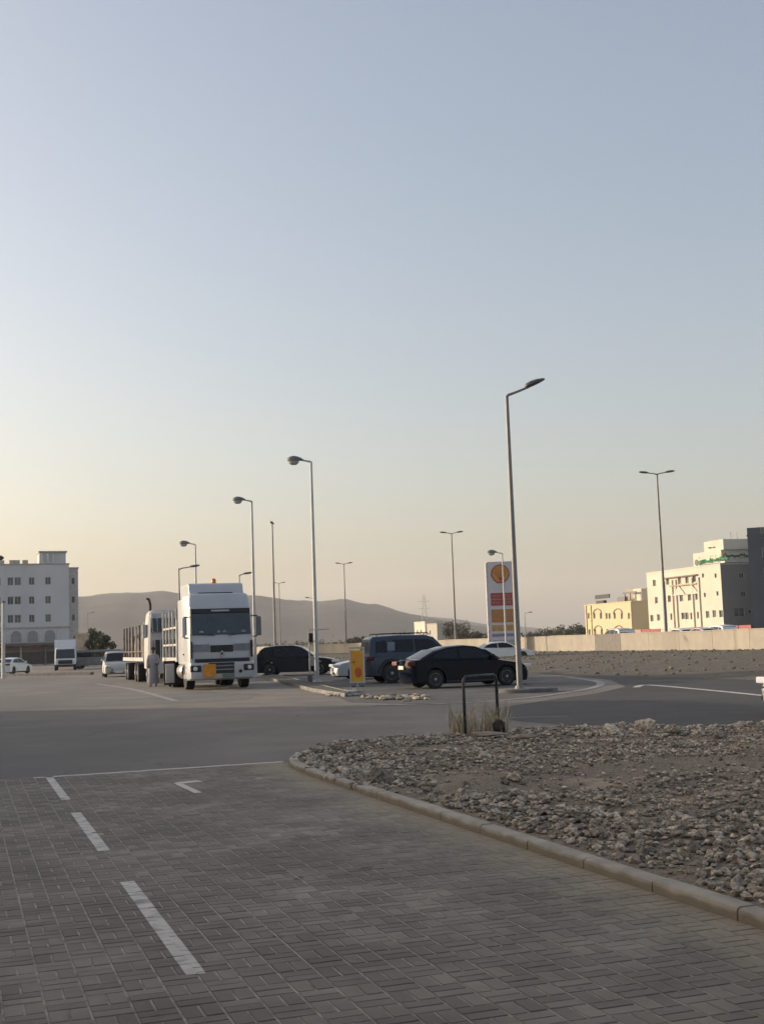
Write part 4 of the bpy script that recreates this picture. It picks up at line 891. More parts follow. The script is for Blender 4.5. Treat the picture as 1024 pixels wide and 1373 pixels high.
M_load = mat('brown_sacking', (.16, .125, .10), .9, var=.3, scale=2, bump=.5, bscale=5)
for k, (yl, hh, lab) in enumerate(((3.6, 1.35, 'brown tarped load nearest the cab on the flatbed lorry'), (6.6, 1.15, 'middle brown tarped load on the flatbed lorry'), (9.8, 1.3, 'rearmost brown tarped load on the flatbed lorry'))):
    b = MB(); c_ = [(-1.05, yl, 1.33), (1.05, yl, 1.33), (1.05, yl+2.5, 1.33), (-1.05, yl+2.5, 1.33)]
    b.loft([[(x, y, z+(0 if zi == 0 else .05*sin(x*3+y))) for x, y, z in [(q[0]*s_, yl+1.25+(q[1]-yl-1.25)*s_, 1.33+hh*z_) for q in c_]] for zi, (s_, z_) in enumerate(((1, 0), (1.0, .7), (.92, .93), (.6, 1.0)))])
    o = b.build('tarped_load', M_load, bevel=.06); o['label'] = lab; o['category'] = 'load'; o['group'] = 'brown loads on the flatbed lorry'; o.location = (X2, Y2, .012); o.rotation_euler = (0, 0, RZ)

# white box lorry by the corner building
X3, Y3 = at(88, 890, 126).x, 126
t3 = thing('small_lorry', 'white light lorry facing the viewer in front of the corner apartment building', 'truck', (X3, Y3, .0), radians(14))
b = MB()
def rg3(z, yf, wx): return [(-wx, 2.2, z), (-wx, yf+.1, z), (-wx+.1, yf, z), (wx-.1, yf, z), (wx, yf+.1, z), (wx, 2.2, z)]
b.loft([rg3(.45, -.0, 1.05), rg3(1.2, .0, 1.05), rg3(2.2, .35, .98), rg3(2.35, .5, .9)]); b.build('cab', M_whitec, t3, smooth=30)
b = MB(); b.hexa([(-.95, -.03, 1.22), (.95, -.03, 1.22), (.95, .1, 1.22), (-.95, .1, 1.22), (-.9, .30, 2.15), (.9, .30, 2.15), (.9, .45, 2.15), (-.9, .45, 2.15)]); b.build('windscreen', M_wind, t3)
box('cargo_box', -1.1, 1.1, 2.3, 7.0, .75, 3.15, M_whitec, t3); box('grille', -.7, .7, -.04, .0, .65, 1.05, M_trim, t3); box('bumper', -1.06, 1.06, -.12, .05, .35, .6, M_trim, t3)
b = MB(); b.box(-1.02, 1.02, .55, 2.2, 2.36, 3.1); b.v = [(v[0], v[1]+(.35 if v[2] > 3 and v[1] < 1 else 0), v[2]) for v in b.v]; b.build('roof_fairing', M_whitec, t3)
for s_ in (-1, 1): twheel(t3, s_*.95, .9, .4, .25); twheel(t3, s_*.95, 5.6, .4, .35)
for s_ in (-1, 1): box('headlight', s_*.85-.13, s_*.85+.13, -.05, -.0, .72, .95, M_lens, t3)

# ---- the man in the pale robe
px_, py_ = G(206, 920.5); man = thing('person', 'man in a long pale robe standing beside the two lorries', 'person', (px_, py_, .012), radians(10))
M_skin = mat('brown_skin', (.16, .085, .055), .6, var=.1); M_robe = mat('pale_robe', (.33, .33, .36), .85, var=.1, scale=4); M_hair = mat('black_hair', (.015, .012, .01), .8)
VV = [((0, 0, .95), .13), ((0, 0, 1.15), .13), ((0, 0, 1.40), .14), ((0, -.01, 1.52), .055), ((0, -.02, 1.60), .085), ((0, -.03, 1.70), .095), ((0, -.02, 1.78), .06),
      ((-.18, 0, 1.44), .06), ((-.25, .02, 1.16), .045), ((-.24, -.07, .92), .035), ((-.24, -.10, .82), .028), ((.18, 0, 1.44), .06), ((.26, .02, 1.18), .045), ((.18, -.16, 1.02), .035), ((.12, -.22, 1.03), .028),
      ((-.10, 0, .88), .09), ((-.11, -.01, .48), .06), ((-.11, .02, .09), .042), ((-.12, -.14, .04), .03), ((.10, 0, .88), .09), ((.11, -.01, .48), .06), ((.12, .03, .09), .042), ((.14, -.12, .04), .03)]
EE = [(0, 1), (1, 2), (2, 3), (3, 4), (4, 5), (5, 6), (2, 7), (7, 8), (8, 9), (9, 10), (2, 11), (11, 12), (12, 13), (13, 14), (0, 15), (15, 16), (16, 17), (17, 18), (0, 19), (19, 20), (20, 21), (21, 22)]
me = bpy.data.meshes.new('body'); me.from_pydata([v[0] for v in VV], EE, []); me.materials.append(M_skin); bo = bpy.data.objects.new('body', me); col.objects.link(bo); bo.parent = man
bo.modifiers.new('skin', 'SKIN'); bo.modifiers.new('sub', 'SUBSURF').levels = 1; bo.modifiers['sub'].render_levels = 1
for i, v in enumerate(VV): me.skin_vertices[0].data[i].radius = (v[1], v[1])
me.skin_vertices[0].data[0].use_root = True
b = MB(); RG = []
for z, rx, ry, oy in ((.13, .27, .20, .0), (.16, .275, .205, 0), (.5, .245, .18, 0), (.9, .215, .16, 0), (1.1, .20, .15, 0), (1.3, .22, .155, 0), (1.42, .225, .14, 0), (1.49, .16, .11, 0), (1.53, .08, .075, -.005)):
    RG.append([(rx*cos(2*pi*j/20)*(1+.04*sin(j*2.5)*(1.5-z)), oy+ry*sin(2*pi*j/20)*(1+.05*cos(j*3.1)*(1.5-z)), z) for j in range(20)])
b.loft(RG, cap=False)
for A, B_, C_ in (((-.17, 0, 1.44), (-.25, .02, 1.16), (-.24, -.07, .90)), ((.17, 0, 1.44), (.26, .02, 1.18), (.17, -.17, 1.02))): b.tube([A, B_, C_], [.085, .075, .085], 10, cap=False)
b.build('robe', M_robe, man, smooth=60)
b = MB(); b.lathe([(.105, 1.70), (.112, 1.75), (.10, 1.80), (.06, 1.835), (.01, 1.84)], (0, -.01, 0), n=14); b.build('hair', M_hair, man, smooth=60)
b = MB()
for s_ in (-1, 1): b.lathe([(.01, -.012), (.013, 0), (.01, .01)], (s_*.035, -.118, 1.70), 'y', 6)
b.build('eyes', M_hair, man)
b = MB(); b.tube([(0, -.118, 1.70), (0, -.145, 1.665)], [.01, .018], 6); b.build('nose', M_skin, man)
b = MB(); b.box(-.05, -.0, -.0, .0, 0, 0)
for s_ in (-1, 1):
    b = MB(); b.box(s_*.13-.05, s_*.13+.05, -.22, .08, 0, .06, .01, .02); b.build('sandal', M_trim, man)

# ------------------------------------------------------------------ buildings
def wall_face(b, o, d, length, height, rects, depth=.18, z0=0.0):
    d = Vector(d); n_ = d.cross(Vector((0, 0, 1))); o = Vector(o)
    xs = sorted({0, length} | {r[0] for r in rects} | {r[1] for r in rects}); zs = sorted({z0, height} | {r[2] for r in rects} | {r[3] for r in rects})
    P = lambda x, z, q=0: tuple(o+d*x+Vector((0, 0, z))-n_*q)
    for i in range(len(xs)-1):
        for j in range(len(zs)-1):
            cx, cz = (xs[i]+xs[i+1])/2, (zs[j]+zs[j+1])/2
            if any(r[0] < cx < r[1] and r[2] < cz < r[3] for r in rects): continue
            b.poly([P(xs[i], zs[j]), P(xs[i+1], zs[j]), P(xs[i+1], zs[j+1]), P(xs[i], zs[j+1])])
    for (x0, x1, z0_, z1) in rects:
        b.poly([P(x0, z0_), P(x1, z0_), P(x1, z0_, depth), P(x0, z0_, depth)]); b.poly([P(x0, z1, depth), P(x1, z1, depth), P(x1, z1), P(x0, z1)])
        b.poly([P(x0, z0_), P(x0, z0_, depth), P(x0, z1, depth), P(x0, z1)]); b.poly([P(x1, z0_, depth), P(x1, z0_), P(x1, z1), P(x1, z1, depth)])
WM = {}
M_pane = mat('window_pane', (.12, .135, .145), .15, var=.35, scale=.4); M_frame = mat('window_frame', (.42, .42, .40), .5)
def window(parent, o, d, r, depth=.17, mp=None, arch=False):
    d = Vector(d); w_, h_ = round(r[1]-r[0], 2), round(r[3]-r[2], 2); key = (w_, h_)
    if key not in WM:
        b = MB(); e = .07
        b.box(0, w_, 0, .06, 0, e); b.box(0, w_, 0, .06, h_-e, h_); b.box(0, e, 0, .06, e+.001, h_-e-.001); b.box(w_-e, w_, 0, .06, e+.001, h_-e-.001)
        if w_ > .8: b.box(w_/2-.03, w_/2+.03, .005, .055, e+.001, h_-e-.001)
        c = MB(); c.poly([(0, .04, 0), (w_, .04, 0), (w_, .04, h_), (0, .04, h_)]); WM[key] = (b.mesh('window', M_frame), c.mesh('pane', M_pane))
    n_ = d.cross(Vector((0, 0, 1))); p = Vector(o)+d*r[0]-n_*(depth-.03)+Vector((0, 0, r[2]))
    f_ = inst(WM[key][0], 'window', parent, p, atan2(d.y, d.x)); inst(WM[key][1], 'pane', f_); return f_
def building(name, label, loc, rz, W_, D_, H_, m, front=(), left=(), right=(), parapet=.5, cat='building', roofm=None, proof=None):
    t = thing(name, label, cat, loc, rz); b = MB()
    F = [((0, 0, 0), (1, 0, 0), W_, front), ((0, D_, 0), (0, -1, 0), D_, left), ((W_, 0, 0), (0, 1, 0), D_, right), ((W_, D_, 0), (-1, 0, 0), W_, ())]
    for o, d, l, rs in F: wall_face(b, o, d, l, H_, list(rs))
    b.build('wall', m, t)
    box('roof', .01, W_-.01, .01, D_-.01, H_-.30, H_-.05, roofm or m, t)
    pb_ = MB(); e = .12
    pb_.box(-e, W_+e, -e, .15, H_+.002, H_+parapet*.4); pb_.box(-e, W_+e, D_-.15, D_+e, H_+.002, H_+parapet*.4); pb_.box(-e, .15, .151, D_-.151, H_+.002, H_+parapet*.4); pb_.box(W_-.15, W_+e, .151, D_-.151, H_+.002, H_+parapet*.4)
    pb_.build('parapet', roofm or m, t)
    for o, d, l, rs in F:
        for r in rs: window(t, o, d, r)
    return t
# left corner apartment building
M_lb = overlay(mat('pale_render', (.60, .60, .60), .85, var=.03, scale=.3), (.52, .50, .48), .2, .5, .8, .5, (1, 1, .3))
M_lb2 = mat('beige_cornice', (.50, .44, .36), .85)
YB = 205.0; kx = YB/FPX; cz = lambda y, px=60: CAMH+(hor(px)-y)*kx
WL = 36.0; cr = at(93, 800, YB+2); ox, oy = cr.x-WL*UX, cr.y-WL*UY
lx = lambda px: WL-(93-px)*kx/UX*1.0
rows_z = [cz(779), cz(804.5), cz(829)]; fr = []
for zc_ in rows_z:
    for px in [67, 47, 6, -14, -34, -54, -90, -110, -130]: x_ = lx(px); fr.append((x_-.45, x_+.45, zc_-.62, zc_+.62))
    for px in [21, 30]: x_ = lx(px); fr.append((x_-.5, x_+.5, zc_-.66, zc_+.66))
lb = building('apartment_building', 'white corner apartment block with arched windows above dark shops at far left', (ox, oy, 0), TH, WL, 16, cz(757), M_lb, front=[r for r in fr if r[0] > .5], roofm=M_lb2)
# arches band
for px in [69, 48, 28, 8, -12, -32, -52, -72, -92, -112]:
    x_ = lx(px); z0_, z1_ = cz(860), cz(845); w_ = .85; b = MB()
    b.prism([(x_-w_, z0_), (x_+w_, z0_)]+[(x_+w_*cos(pi*k/10), z1_-w_+w_*sin(pi*k/10)) for k in range(11)], -.10, -.02); a_ = b.build('arch_window', mat('arch_shade', (.30, .30, .305), .5), lb)
    b = MB(); pts = [(x_+(w_+.16)*cos(pi*k/10), z1_-w_+(w_+.16)*sin(pi*k/10)) for k in range(11)]; pts = [(x_+w_+.16, z0_)]+pts+[(x_-w_-.16, z0_)]+[(x_-w_, z0_)]+[(x_+w_*cos(pi*(10-k)/10), z1_-w_+w_*sin(pi*(10-k)/10)) for k in range(11)]+[(x_+w_, z0_)]
    b.prism(pts, -.16, -.03); b.build('surround', M_lb, a_)
    box('pilaster', x_+1.15, x_+1.42, -.14, -.002, cz(862), cz(843), mat('white_pilaster', (.66, .65, .62), .8), lb)
box('string_course', -.1, WL+.1, -.22, -.003, cz(842), cz(840), M_lb2, lb)
box('canopy', -.2, WL+.2, -1.6, -.003, cz(864.5), cz(861.5), mat('brown_canopy', (.17, .13, .12), .8), lb)
for k in range(9):
    x_ = WL-3.9*(k+1); mS = mat('shop_glass', (.035, .035, .04), .2) ; mF = mat('shop_fascia', (.20, .13, .12), .7)
    s_ = box('shop_front', x_+.15, x_+3.75, -.06, -.004, .15, cz(873), mS, lb); box('fascia', x_+.15, x_+3.75, -.14, -.005, cz(872.5), cz(866), mF if k % 3 else mat('grey_fascia', (.15, .15, .16), .7), s_)
    box('pillar', x_-.12, x_+.13, -.4, -.005, 0, cz(865), M_lb2 if k % 2 else MATS['grey_fascia'], lb)
xa, xb = lx(17), lx(37); zt_ = cz(757)
for xx in (xa, xb): box('bay_edge', xx-.12, xx+.12, -.2, -.003, cz(840), zt_-.1, M_lb, lb)
ph = box('stair_tower', lx(57), WL-.4, 1.2, 7.0, zt_+.0, cz(740), M_lb, lb)
for k in range(3): box('tower_pier', lx(59+k*7), lx(59+k*7)+.35, .9, 1.19, zt_+.21, cz(741.5), MATS['white_pilaster'], lb)
box('tower_cornice', lx(56), WL-.2, .85, 7.3, cz(740)+.003, cz(738), M_lb2, lb)
b = MB()
for px in (3, 11, 24, 30, 40): x_ = lx(px); b.box(x_-.45, x_+.45, 2, 3, zt_-.04, zt_+.95)
b.build('roof_unit', M_lb2, lb)
b = MB(); b.lathe([(.1, zt_+.95), (.5, zt_+1.2), (.55, zt_+1.5), (.1, zt_+1.8)], (lx(10), 2.5, 0), n=10); b.build('water_tank', M_trim, lb)
# right wing set back
rwx, rwy = cr.x+1.2*VX+.05*UX, cr.y+1.2*VY+.05*UY
rw = building('apartment_wing', 'narrow set-back end wing on the right of the corner apartment block', (rwx, rwy, 0), TH, 1.55, 12, cz(762), mat('wing_render', (.50, .46, .44), .85), front=[(.45, 1.0, z_-.55, z_+.55) for z_ in rows_z], roofm=M_lb2)
# dark kerb line at the far side of the apron
b = MB(); P0, P1 = G(-120, 909.5), G(122, 905); dx, dy = P1[0]-P0[0], P1[1]-P0[1]; l = hypot(dx, dy); nx, ny = -dy/l*.3, dx/l*.3
b.hexa([(*P0, 0), (*P1, 0), (P1[0]+nx, P1[1]+ny, 0), (P0[0]+nx, P0[1]+ny, 0), (*P0, .22), (*P1, .22), (P1[0]+nx, P1[1]+ny, .22), (P0[0]+nx, P0[1]+ny, .22)])
one(b, 'far_kerb', M_kerbdark, 'dark kerb along the far side of the open yard at left', 'kerb')
# beige shop and low things right of it
bx_ = at(101, 880, 150)
bs_ = building('beige_kiosk', 'narrow sunlit beige building just right of the corner apartment block', (bx_.x, 150, 0), radians(12), 1.5, 5, 3.9, mat('beige_render', (.58, .46, .33), .85), left=[(1.0, 1.9, 1.6, 2.8), (3.0, 3.9, 1.6, 2.8)])
gx = at(124, 890, 130); b = MB(); b.box(0, 5.5, 0, 2.0, .35, 2.0); b.v = [(v[0]+(.3 if v[2] > 1.9 and v[0] < 1 else 0), v[1], v[2]) for v in b.v]
t = thing('parked_van', 'dull grey-green van parked below the trees left of the flatbed lorry', 'van', (gx.x-3.0, 132, 0), radians(5)); b.build('body', mat('grey_green_paint', (.22, .24, .23), .5), t, bevel=.08)
box('window', .9, 4.9, -.02, -.004, 1.25, 1.75, M_tint, t)
for x_ in (1.1, 4.4): 
    for y_ in (.15, 1.85): wheel(t, x_, y_, .33, .2, .2, -1 if y_ < 1 else 1)

# right side: rotated to the highway
RH = atan2(HV.y, HV.x)-pi/2; hu = (cos(RH), sin(RH)); hv = (-sin(RH), cos(RH))
M_cream = overlay(mat('cream_render', (.64, .585, .475), .85, var=.04, scale=.2), (.54, .485, .38), .15, .5, .8, .6)
M_yel = overlay(mat('yellow_render', (.64, .53, .33), .85, var=.04, scale=.2), (.55, .43, .25), .2, .5, .8, .6)
def facade(Yn, pxn):
    C_ = ((pxn-512)/FPX*Yn*1.0, Yn); C_ = (at(pxn, 840, Yn).x, Yn)
    def s(px): 
        k = (at(px, 840, 100).x)/100.0; return (k*C_[1]-C_[0])/(hv[0]-k*hv[1])
    def su(px): k = (at(px, 840, 100).x)/100.0; return (k*C_[1]-C_[0])/(hu[0]-k*hu[1])
    def z(px, py, t_): return CAMH+(hor(px)-py)*(C_[1]+hv[1]*t_)/FPX-TZ
    return C_, s, su, z
C_, s_, su_, z_ = facade(220.0, 970); DL = s_(870); HB = z_(970, 757, 0)
left = []
def addw(px, py, wpx, hpx):
    t_ = s_(px); zc_ = z_(px, py, t_); w2 = wpx*.34/2; h2 = hpx*.16/2; c_ = DL-t_; left.append((max(.2, c_-w2), c_+w2, zc_-h2, zc_+h2))
for px, py in [(880, 782), (898, 780), (914, 779), (924, 778), (934, 776), (881.5, 805), (899, 803), (915, 802), (926, 801), (936, 800), (874, 829), (883, 828), (901, 827), (916, 826), (921, 826), (928, 826), (937, 825), (949, 824), (958, 823), (967, 823)]: addw(px, py, 3.4, 8)
for px, py in [(946, 772), (963, 772), (947, 798), (964, 796)]: addw(px, py, 2.0, 5)
fr = []
def addf(px, py, wpx, hpx):
    t_ = su_(px); zc_ = CAMH+(hor(px)-py)*(C_[1]+hu[1]*t_)/FPX-TZ; fr.append((t_-wpx*.075, t_+wpx*.075, zc_-hpx*.066, zc_+hpx*.066))
for q in [(992, 821, 14, 12), (1006.5, 820, 4, 6), (998, 772, 7, 7), (999, 796.5, 7, 7)]: addf(*q)
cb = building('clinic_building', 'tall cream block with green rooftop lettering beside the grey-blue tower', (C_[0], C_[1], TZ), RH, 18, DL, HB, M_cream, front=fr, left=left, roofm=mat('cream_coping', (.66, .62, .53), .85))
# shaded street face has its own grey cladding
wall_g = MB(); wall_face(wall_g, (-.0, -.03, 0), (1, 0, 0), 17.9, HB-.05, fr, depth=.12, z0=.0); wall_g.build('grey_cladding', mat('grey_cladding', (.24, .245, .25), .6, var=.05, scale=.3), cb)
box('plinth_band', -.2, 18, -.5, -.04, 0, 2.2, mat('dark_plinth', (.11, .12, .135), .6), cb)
# projecting frame and pilasters on the sunlit face
def lf(px): return s_(px)
for px in (893, 904, 909, 931, 940): y_ = lf(px); box('pilaster', -.28, -.003, y_-.25, y_+.25, 1.2, HB*.86, M_cream, cb)
box('lintel_band', -.5, -.004, lf(894), lf(939), z_(915, 774.5, lf(915)), z_(915, 772.8, lf(915)), mat('brown_band', (.24, .19, .15), .8), cb)
box('lintel_band', -.42, -.004, lf(902), lf(939), z_(915, 786, lf(915)), z_(915, 784, lf(915)), mat('tan_band', (.44, .36, .27), .8), cb)
for a, c_ in ((905, 922), (922, 940)):
    ya, yc = lf(c_), lf(a); zt2_ = z_(915, 789, lf(915)); b = MB(); b.prism([(ya, zt2_-1.3), (yc, zt2_-1.3), ((ya+yc)/2, zt2_+.5)], 0, .25); b.v = [(-v[1]-.004, v[0], v[2]) for v in b.v]; b.build('gable_relief', mat('pale_relief', (.66, .60, .5), .85), cb)
box('entrance_band', -.6, -.004, .5, DL-.5, 1.0, 1.25, MATS['tan_band'], cb)
# penthouses
z1p, z2p = HB+3.1, HB+5.6
box('penthouse', 1.0, 16, 1.0, lf(928), HB-.04, z_(950, 741, 8), M_cream, cb)
box('penthouse_tower', 1.3, 16.5, .6, 7.0, z_(950, 741, 8)+.01, z_(985, 722, 0), M_cream, cb)
box('tower_ledge', .9, 17, -.2, 7.4, z_(985, 754, 0), z_(985, 752, 0)+.01, mat('white_ledge', (.7, .7, .68), .7), cb)
M_green = mat('green_letters', (.05, .30, .11), .5); M_dgreen = mat('dark_green_letters', (.05, .10, .055), .5)
def scribble(b, L_, h_, seed):            # joined script-like strokes with dots
    rr = random.Random(seed); x = 0; P = [(0, h_*.3)]
    while x < L_:
        d = rr.uniform(.25, .6)*h_; b.tube([(x, 0, h_*.3), (x+d*.5, 0, h_*rr.choice([.2, .35, .9, .55])), (x+d, 0, h_*.3)], h_*.16, 5)
        if rr.random() < .5: b.lathe([(.01, -.05), (h_*.09, -.05), (h_*.09, .05), (.01, .05)], (x+d*.5, 0, h_*rr.choice([.0, 1.05])), 'y', 6)
        x += d
b = MB(); scribble(b, 9.5, 1.15, 3); bx2 = b; m_ = b.build('rooftop_lettering', M_green, cb); m_.location = (.4, lf(939), HB+.55); m_.rotation_euler = (0, 0, -pi/2)
b = MB(); b.lathe([(.45, -.05), (.6, -.05), (.6, .05), (.45, .05)], (0, 0, 0), 'y', 16); o = b.build('rooftop_logo', M_dgreen, cb); o.location = (.4, lf(936), HB+.9); o.rotation_euler = (0, 0, -pi/2)
box('lettering_frame', .45, .55, lf(967), lf(939), HB+.25, HB+.4, M_dgreen, cb)
b = MB(); scribble(b, 5.6, 1.2, 5); o = b.build('rooftop_lettering', M_dgreen, cb); o.location = (.6, -.4, z_(985, 751, 0)+.4)
b = MB(); 
for x_ in (3.2, 4.5): b.tube([(x_, 1, z_(985, 722, 0)), (x_, 1, z_(985, 722, 0)+1.3)], .06, 5)
b.build('mast', M_pole, cb)
for y_, x_ in ((lf(950), 1.2), (lf(955), 1.4)): b = MB(); b.lathe([(.02, 0), (.5, .2), (.02, .25)], (x_, y_, z_(950, 741, 8)+.5), 'z', 10); b.build('satellite_dish', M_trim, cb)
# grey-blue tower at the edge
px3 = at(1009, 840, 205)
tw = building('dark_tower', 'dark blue-grey office tower cut off by the right edge', (px3.x, 205, TZ), radians(-19), 22, 16, (hor(1009)-719)*205/FPX+CAMH-TZ, overlay(mat('blue_grey_cladding', (.055, .075, .11), .35, var=.1, scale=.3), (.04, .05, .065), .1, .5, .7, .6), front=[(2.2+k*3.2, 4.2+k*3.2, 3+j*3.4, 4.6+j*3.4) for k in range(6) for j in range(5)])
# yellow villa
C_, s_, su_, z_ = facade(262.0, 848); DV = s_(785); HV_ = z_(848, 807, 0); left = []
for py in (826, 847.5):
    for px in (789.5, 797, 806, 813.5, 817.5, 824.5, 834, 843.5):
        t_ = s_(px); c_ = DV-t_; zc_ = z_(px, py, t_); left.append((c_-.5, c_+.5, zc_-.65, zc_+.65))
vb = building('yellow_villa', 'two-storey pale yellow villa with arched windows beyond the highway', (C_[0], C_[1], TZ), RH, 14, DV, HV_, M_yel, left=left)
for py in (819.5, 842):
    for px in (801.5, 829):
        t_ = s_(px); zc_ = z_(px, py, t_); b = MB(); b.tube([(-.08, t_+2.0*cos(pi*k/8), zc_-.6+1.1*sin(pi*k/8)) for k in range(9)], .13, 5); b.build('arch_moulding', mat('tan_moulding', (.36, .29, .20), .8), vb)
for px in (793, 848, 786.5): y_ = min(DV-.3, max(.3, s_(px))); box('pilaster', -.22, -.003, y_-.25, y_+.25, 0, HV_, M_yel, vb)
box('roof_room', 3, 9, 1, s_(834), HV_-.04, z_(840, 790, 2), M_cream, vb); 
box('rear_block', 6.5, 13.9, 5, 15, HV_-.03, z_(860, 787, 4), mat('taupe_render', (.38, .34, .27), .85), vb)
box('roof_screen', .8, 1.0, s_(814), s_(795), HV_+1.3, HV_+2.2, M_trim, vb); box('roof_unit', .8, 1.6, s_(806), s_(796), HV_+.21, HV_+.9, M_trim, vb)
box('roof_unit', 1.2, 2.0, s_(832), s_(822), HV_+.21, HV_+1.3, mat('grey_unit', (.2, .19, .19), .7), vb); box('pergola', 2.0, 2.2, s_(843), s_(826), HV_+1.9, HV_+2.3, MATS['grey_unit'], vb)
for k in range(3): y_ = s_(842-k*7); box('pergola_post', 2.0, 2.2, y_-.1, y_+.1, HV_+.0, HV_+1.899, MATS['grey_unit'], vb)
# pale houses behind the blue four-wheel drive
hx = at(570, 850, 330); hb = building('pale_house', 'pale house half hidden behind the blue four-wheel drive', (hx.x, 330, TZ), RH, 5.2, 9, 6.4, M_cream, left=[(2, 3, 3.2, 4.4), (5, 6, 3.2, 4.4)], front=[(2, 3, 3.4, 4.6)])
hx = at(586, 850, 320); building('pale_house', 'squarer pale house just left of the slim highway lamp', (hx.x, 320, TZ), RH, 4.2, 8, 5.6, mat('greyish_render', (.46, .43, .38), .85), left=[(2, 3, 3.0, 4.0)], front=[(1.5, 2.6, 2.6, 3.8)])
# ------------------------------------------------------------------ trees
M_leaf = mat('dusty_leaf', (.095, .105, .055), .85, c2=(.045, .055, .03), scale=.8, rnd=.25); M_leaf2 = mat('dry_leaf', (.15, .13, .095), .9, c2=(.08, .07, .05), scale=.8, rnd=.25); M_bark = mat('bark', (.12, .09, .065), .9, var=.2)
def tree(px, Y, z0, h, w_, label, m=M_leaf, n_=900, seed=1, group='trees among the far buildings', leaf=.28):
    rr = random.Random(seed); p = at(px, 860, Y); t = thing('tree', label, 'tree', (p.x, Y, z0), 0, group)
    b = MB(); b.tube([(0, 0, 0), (.1, 0, h*.25), (-.05, .05, h*.5)], [.05*h*.5, .035*h*.5, .02*h*.5], 7)
    tips = []
    for k in range(6):
        a = k*1.05+rr.random(); q = (w_*.32*cos(a), w_*.32*sin(a), h*rr.uniform(.55, .85)); b.tube([(0, 0, h*rr.uniform(.25, .45)), (q[0]*.5, q[1]*.5, h*.5), q], [.02*h*.5, .013*h*.5, .005*h*.5], 5); tips.append(q)
    b.build('trunk', M_bark, t); b = MB(); cl = [(rr.gauss(0, .24)*w_, rr.gauss(0, .24)*w_, h*rr.uniform(.38, .9), rr.uniform(.10, .24)*w_) for _ in range(16)]
    for _ in range(n_):
        c_ = rr.choice(cl); v = Vector((rr.gauss(0, 1), rr.gauss(0, 1), rr.gauss(0, .8))); v = v.normalized()*c_[3]*rr.random()**.4; q = Vector(c_[:3])+v
        a, e = Vector((rr.gauss(0, 1), rr.gauss(0, 1), rr.gauss(0, 1))).normalized(), Vector((rr.gauss(0, 1), rr.gauss(0, 1), rr.gauss(0, 1))).normalized(); l = leaf*rr.uniform(.6, 1.3)
        b.tint = rr.random(); b.poly([q-a*l, q+e*l*.6, q+a*l, q-e*l*.5])
    b.build('crown', m, t, tint=True); return t
tree(127, 165, 0, 4.8, 3.2, 'dusty green tree beside the beige building at left', n_=1300, seed=1)
tree(139, 150, 0, 3.9, 3.0, 'lower dusty green tree nearest the flatbed lorry', n_=1200, seed=2)
tree(117, 180, 0, 4.6, 2.2, 'thin dusty tree pressed against the beige building', n_=700, seed=3)
tree(609, 270, TZ, 5.0, 6.4, 'bare grey-brown tree behind the slim highway lamp', m=M_leaf2, n_=1500, seed=4)
tree(622, 255, TZ, 3.0, 5.5, 'lower grey-brown bush right of the slim highway lamp', m=M_leaf2, n_=1100, seed=5)
tree(640, 262, TZ, 2.6, 4.5, 'small grey-brown bush nearest the price sign', m=M_leaf2, n_=900, seed=6)
for k, (px, Y, h, w_) in enumerate([(714, 420, 3.0, 7), (735, 430, 3.6, 8), (752, 380, 3.4, 7), (768, 360, 4.2, 7), (781, 340, 3.4, 5), (548, 300, 2.6, 7), (530, 330, 3, 8), (480, 300, 2.6, 5)]):
    tree(px, Y, TZ, h, w_, ['low dusty tree on the skyline right of the price sign', 'wide dusty tree on the skyline', 'dusty tree on the skyline midway to the yellow villa', 'dark tree left of the yellow villa', 'low tree touching the yellow villa', 'dusty bush above the roof of the blue four-wheel drive', 'dusty bush left of the pale houses', 'small bush seen between the yellow board and the blue car'][k], n_=900, seed=10+k, m=M_leaf if 0 < k < 5 else M_leaf2, leaf=.4)
b = MB(); rr = random.Random(31)
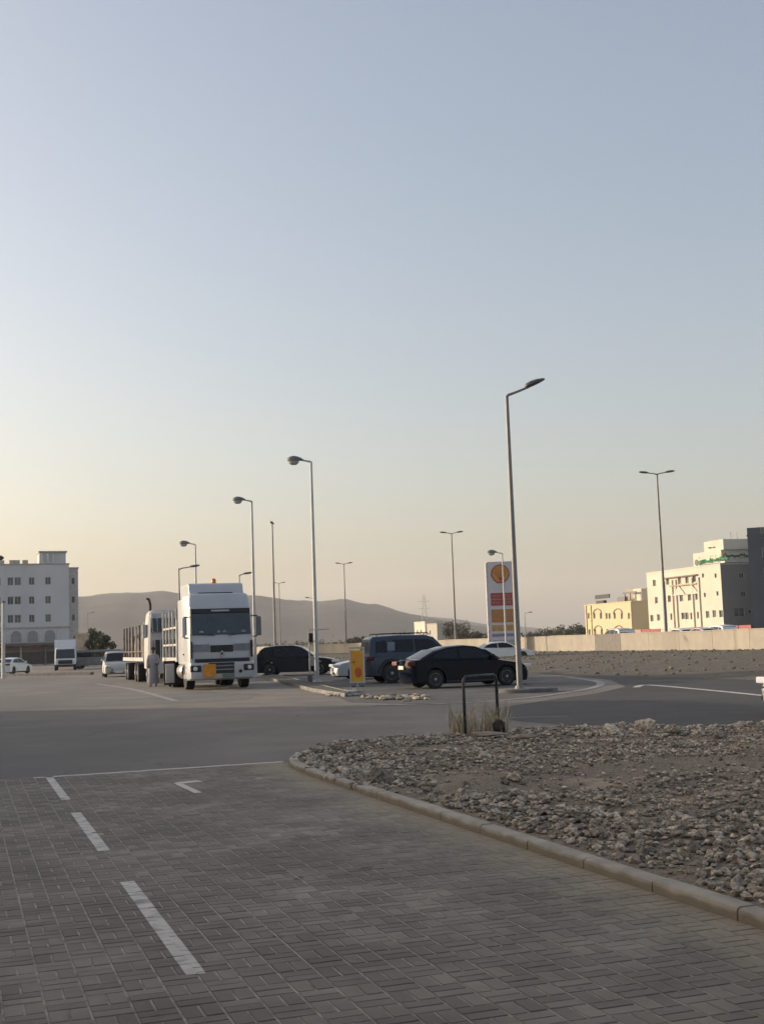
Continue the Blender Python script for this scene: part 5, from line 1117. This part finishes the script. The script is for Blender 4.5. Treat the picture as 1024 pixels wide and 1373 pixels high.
for _ in range(5000):
    s = rr.uniform(300, 1100); a = rr.uniform(48, 170); x, y = H2(a, s); q = Vector((x, y, TZ+abs(rr.gauss(0, 1.3)))); l = rr.uniform(.6, 1.3); a_ = Vector((rr.gauss(0, 1), rr.gauss(0, 1), rr.gauss(0, 1))).normalized(); e = Vector((rr.gauss(0, 1), rr.gauss(0, 1), rr.gauss(0, 1))).normalized()
    b.tint = rr.random(); b.poly([q-a_*l, q+e*l*.7, q+a_*l, q-e*l*.6])
b.build('far_scrub', M_leaf2, tint=True, kind='stuff')

# ------------------------------------------------------------------ shop and canopy added outside the frame to shade the foreground
M_can = mat('canopy_white', (.55, .54, .52), .7)
st = thing('unseen_shade_shop', 'long low shop added unseen on the left to shade the foreground', 'building', (0, 0, 0), TH)
b = MB(); b.box(-26, -9.5, 4, 48, 0, 5.1); b.build('wall', M_lb, st); box('fascia', -26.3, -9.2, 3.7, 48.3, 5.102, 6.2, M_can, st)
for k in range(12): box('window', -9.498, -9.44, 5.5+k*3.5, 8+k*3.5, .4, 2.9, M_tint, st)
cn = thing('unseen_shade_canopy', 'flat white canopy on four columns, added unseen to shade the near paving', 'canopy', (0, 0, 0), TH)  # added out of view to darken the nearest paving
box('roof', -9, 4.6, -22, 3.9, 4.45, 5.3, M_can, cn)
for x_ in (-6, 3.6):
    for y_ in (-18, -4): box('column', x_-.25, x_+.25, y_-.25, y_+.25, 0, 4.44, M_can, cn)

# ------------------------------------------------------------------ haze
hm = bpy.data.materials.new('haze_air'); hm.use_nodes = True; hn = hm.node_tree
for nd in list(hn.nodes):
    if nd.type == 'BSDF_PRINCIPLED': hn.nodes.remove(nd)
pv = hn.nodes.new('ShaderNodeVolumePrincipled'); pv.inputs['Color'].default_value = (.92, .915, .90, 1); pv.inputs['Density'].default_value = HAZE_DENSITY; pv.inputs['Anisotropy'].default_value = .2
hn.links.new(pv.outputs[0], [n_ for n_ in hn.nodes if n_.type == 'OUTPUT_MATERIAL'][0].inputs['Volume'])
b = MB(); b.box(-6600, 6600, -3100, 7100, -3.2, 330); b.build('haze', hm, kind='stuff')
